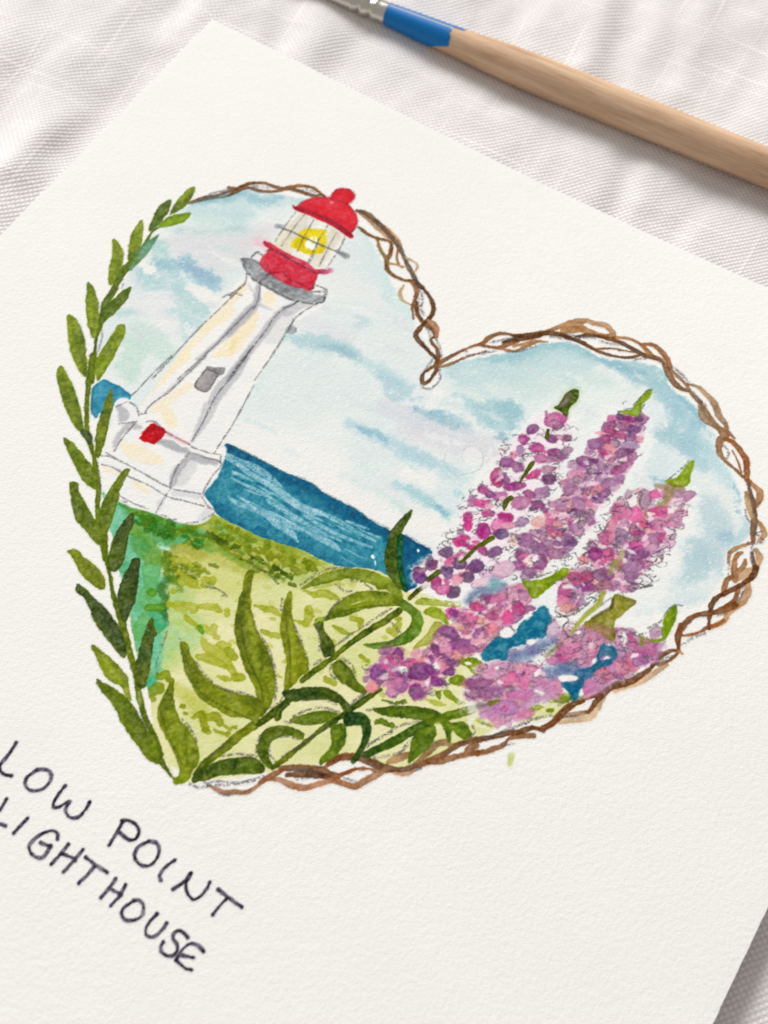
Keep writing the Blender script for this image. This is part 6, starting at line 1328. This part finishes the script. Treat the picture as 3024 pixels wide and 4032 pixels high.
# every painted mark becomes its own patch of pigment lying on the sheet
ca = canvas.copy()
glint_fleck = (WH > 1.85) & (owner == SKY)  # sparkle of the shimmery sky paint, painted in as whitened specks
ca[glint_fleck] = ca[glint_fleck] * .45 + 252 * .55
lin = s2l(np.clip(ca, 0, 253))
lum = lin.mean(-1, keepdims=True)
lin = np.clip(lin * (1 - .22 * np.clip((.75 - lum) / .6, 0, 1)), 0.002, 1) / LIGHT
own = owner.copy()
for sh in ((0, 1), (1, 0), (1, 1)):             # a cell belongs to whichever painted corner it has
    o2 = np.zeros_like(own); o2[:NY - sh[0], :NX - sh[1]] = owner[sh[0]:, sh[1]:]
    own = np.where(own == 0, o2, own)
GXX, GYY = np.meshgrid(gx, gy)
uc, vc = uv(GXX, GYY)
ok = (uc > .0002) & (vc > .0002) & (uc < CARD_W - .0003) & (vc < CARD_H - .0003)
own[~ok] = 0; own[-1, :] = 0; own[:, -1] = 0
order = np.argsort(own, axis=None, kind='stable'); so = own.ravel()[order]
GZ = curl(GXX, GYY) + .000010
objs = {}
for pid in range(1, len(PARTS)):
    name, par, label = PARTS[pid]
    a, b = np.searchsorted(so, pid), np.searchsorted(so, pid, side='right')
    parent = objs.get(par, card)
    if b <= a:
        continue
    cells = order[a:b]
    I, J = cells // NX, cells % NX
    corner = np.stack([I * NX + J, I * NX + J + 1, (I + 1) * NX + J + 1, (I + 1) * NX + J], -1)
    uq, inv_ = np.unique(corner, return_inverse=True)
    Fc = inv_.reshape(corner.shape)
    V = np.stack([GXX.ravel()[uq], GYY.ravel()[uq], GZ.ravel()[uq]], -1) - np.array(card.location)
    cols = np.concatenate([lin.reshape(-1, 3)[uq], np.ones((len(uq), 1))], 1)
    o = mesh_obj(name, V, Fc, M_GLOSSY if name in ('leaf', 'roof', 'painted_sea') else M_PAINT, parent, cols=cols)
    if label:
        o['label'] = label
    objs[pid] = o
for pid, txt in ((LUP[0], 'tall magenta and purple lupin nearest the sea, with separate petals'), (LUP[1], 'second lupin spike with a lime green tip, densely purple'), (LUP[2], 'pinkest lupin spike with a long lime tip near the right rim'),
                 (LUP[3], 'low lupin spike drooping over the meadow'), (LUP[4], 'broad pale mauve lupin against the lower right wreath')):
    if pid in objs:
        objs[pid]['label'] = txt

# ------------------------------------------------------------------ the paintbrush
def axis_pt(x, z):
    y = 257 + (x - 2024) * .405
    X, Y = ground(x, y, z)
    return np.array([float(X), float(Y), z])


RADII = [(1524, 84), (1600, 92), (1700, 102), (1800, 113), (1900, 130), (2000, 146), (2100, 155), (2400, 157), (2700, 158), (3024, 156)]
P0, P1 = axis_pt(1524, -.00045), axis_pt(2600, .00045)
axd = (P1 - P0) / np.linalg.norm(P1 - P0)
side = np.cross([0, 0, 1.0], axd); side /= np.linalg.norm(side)
if side[1] < 0:
    side = -side
upv = np.cross(axd, side); upv = upv if upv[2] > 0 else -upv
brush = empty('paintbrush', tuple(P0), 'wooden paintbrush with silver ferrule and blue painted collar, lying on the linen above the card', 'paintbrush')
brush.matrix_world = Matrix([[axd[0], side[0], upv[0], P0[0]], [axd[1], side[1], upv[1], P0[1]], [axd[2], side[2], upv[2], P0[2]], [0, 0, 0, 1]])
flip = np.linalg.det(np.array([axd, side, upv])) < 0


def s_of(x):
    p = axis_pt(x, -.00045 + .0009 * (x - 1524) / 1076.0)
    return float(np.dot(p - P0, axd)), p


def r_of(x, px):
    s, p = s_of(x)
    d = np.linalg.norm(p - CAM)
    vd = (p - CAM) / d
    depth = float(np.dot(p - CAM, -ROT[:, 2]))
    return s, px / F_PX * depth / 2


prof = [r_of(x, w) for x, w in RADII]
ps, pr = np.array([p[0] for p in prof]), np.array([p[1] for p in prof])
pr = pr * np.interp(ps, [ps[0], ps[5], ps[-1]], [1.0, .95, .93])
ps = np.concatenate([ps, ps[-1] + np.array([.012, .03, .055, .085, .11, .118])]); pr = np.concatenate([pr, [.00235, .0020, .0016, .0013, .0012, .0008]])


def radius(s):
    return np.interp(s, ps, pr)


def tube(name, S, R, mat, parent, n=48, a0=0, a1=2 * math.pi, wob=None, cap=True):
    """surface of revolution along the brush (local x), angle measured from straight up towards the far side"""
    full = abs(a1 - a0 - 2 * math.pi) < 1e-6
    A = np.linspace(a0, a1, n, endpoint=not full)
    V = []
    for i, (s, r) in enumerate(zip(S, R)):
        for j, t in enumerate(A):
            ss = s + (wob(t) if (wob and i == len(S) - 1) else (wob(t) * (i / (len(S) - 1)) if wob else 0))
            V.append((ss, r * math.sin(t), r * math.cos(t)))
    m = len(A); Fc = []
    for i in range(len(S) - 1):
        for j in range(m if full else m - 1):
            k = (j + 1) % m
            Fc.append((i * m + j, (i + 1) * m + j, (i + 1) * m + k, i * m + k))
    V = np.array(V); Fc = np.array(Fc)
    o = mesh_obj(name, V, Fc, mat, parent)
    bm = bmesh.new(); bm.from_mesh(o.data)
    if cap and full:
        bm.verts.ensure_lookup_table()
        for ring in (range(m), range((len(S) - 1) * m, len(S) * m)):
            try:
                bm.faces.new([bm.verts[i] for i in ring])
            except ValueError:
                pass
    bmesh.ops.recalc_face_normals(bm, faces=bm.faces); bm.to_mesh(o.data); bm.free()
    return o


S = np.concatenate([np.linspace(-.002, .0, 3), np.linspace(.0005, ps[-1], 90)])
handle = tube('handle', S, [float(radius(max(s, 0))) * (.93 if s < 0 else 1) for s in S], M_WOOD, brush)
# thin cured enamel over the neck of the handle, left open where a pale reflection is painted
mm = (ps[3] - ps[0]) / 276.0                    # metres per photo pixel along the handle


def wob_main(t):
    d = math.degrees(t)
    return mm * (-70 * max(0, (-d - 62) / 60) ** 1.2 - 34 * max(0, (d + 14) / 20) ** 2 + 7 * math.sin(4 * t) + 4 * math.sin(9 * t + 1))


SE = np.linspace(0.00002, mm * 262, 16)
tube('enamel_collar', SE, [float(radius(s)) + .00005 for s in SE], M_BLUE, brush, 60, math.radians(-200), math.radians(2), wob_main)
SE2 = np.linspace(0.00002, mm * 292, 16)
tube('enamel_strip', SE2, [float(radius(s)) + .00005 for s in SE2], M_BLUE, brush, 24, math.radians(14), math.radians(120), lambda t: mm * (4 * math.sin(9 * t) - 20 * max(0, math.degrees(t) - 60) / 60))
SE3 = np.linspace(0.00002, mm * 250, 12)
tube('reflection_line', SE3, [float(radius(s)) + .00002 for s in SE3], M_REFLECTION, brush, 8, math.radians(0), math.radians(16), lambda t: mm * 4 * math.sin(11 * t))  # strip painted as the reflection along the glossy collar
# thin dark line running on from the enamel along the upper side
SV = np.linspace(mm * 285, mm * 400, 12)
tube('dark_line', SV, [float(radius(s)) + .00003 for s in SV], M_DARK, brush, 6, math.radians(50), math.radians(62), lambda t: 0)
# ferrule with its two crimped grooves
r0 = float(pr[0])
fs_, fr = [], []
for x in np.linspace(6, -880, 180):
    s = mm * x
    r = r0 * (1.035 + .0 * x)
    if x < -150:
        r = r0 * (1.035 - .00052 * (-150 - x))
    for c0 in (-62, -106):
        r -= r0 * .16 * math.exp(-((x - c0) / 9.0) ** 2)
        r += r0 * .05 * (math.exp(-((x - c0 - 19) / 9.0) ** 2) + math.exp(-((x - c0 + 19) / 9.0) ** 2))
    fs_.append(s); fr.append(max(r, r0 * .5))
tube('ferrule', fs_, fr, M_METAL, brush, 56)
# bristles, beyond the frame
bs = np.linspace(mm * -870, mm * -1330, 16)
hb = tube('bristles', bs, [r0 * .6 * (1 + .25 * math.sin(math.pi * k / 15)) * (1 - (k / 15) ** 3 * .93) for k in range(16)], M_HAIR, brush, 40)
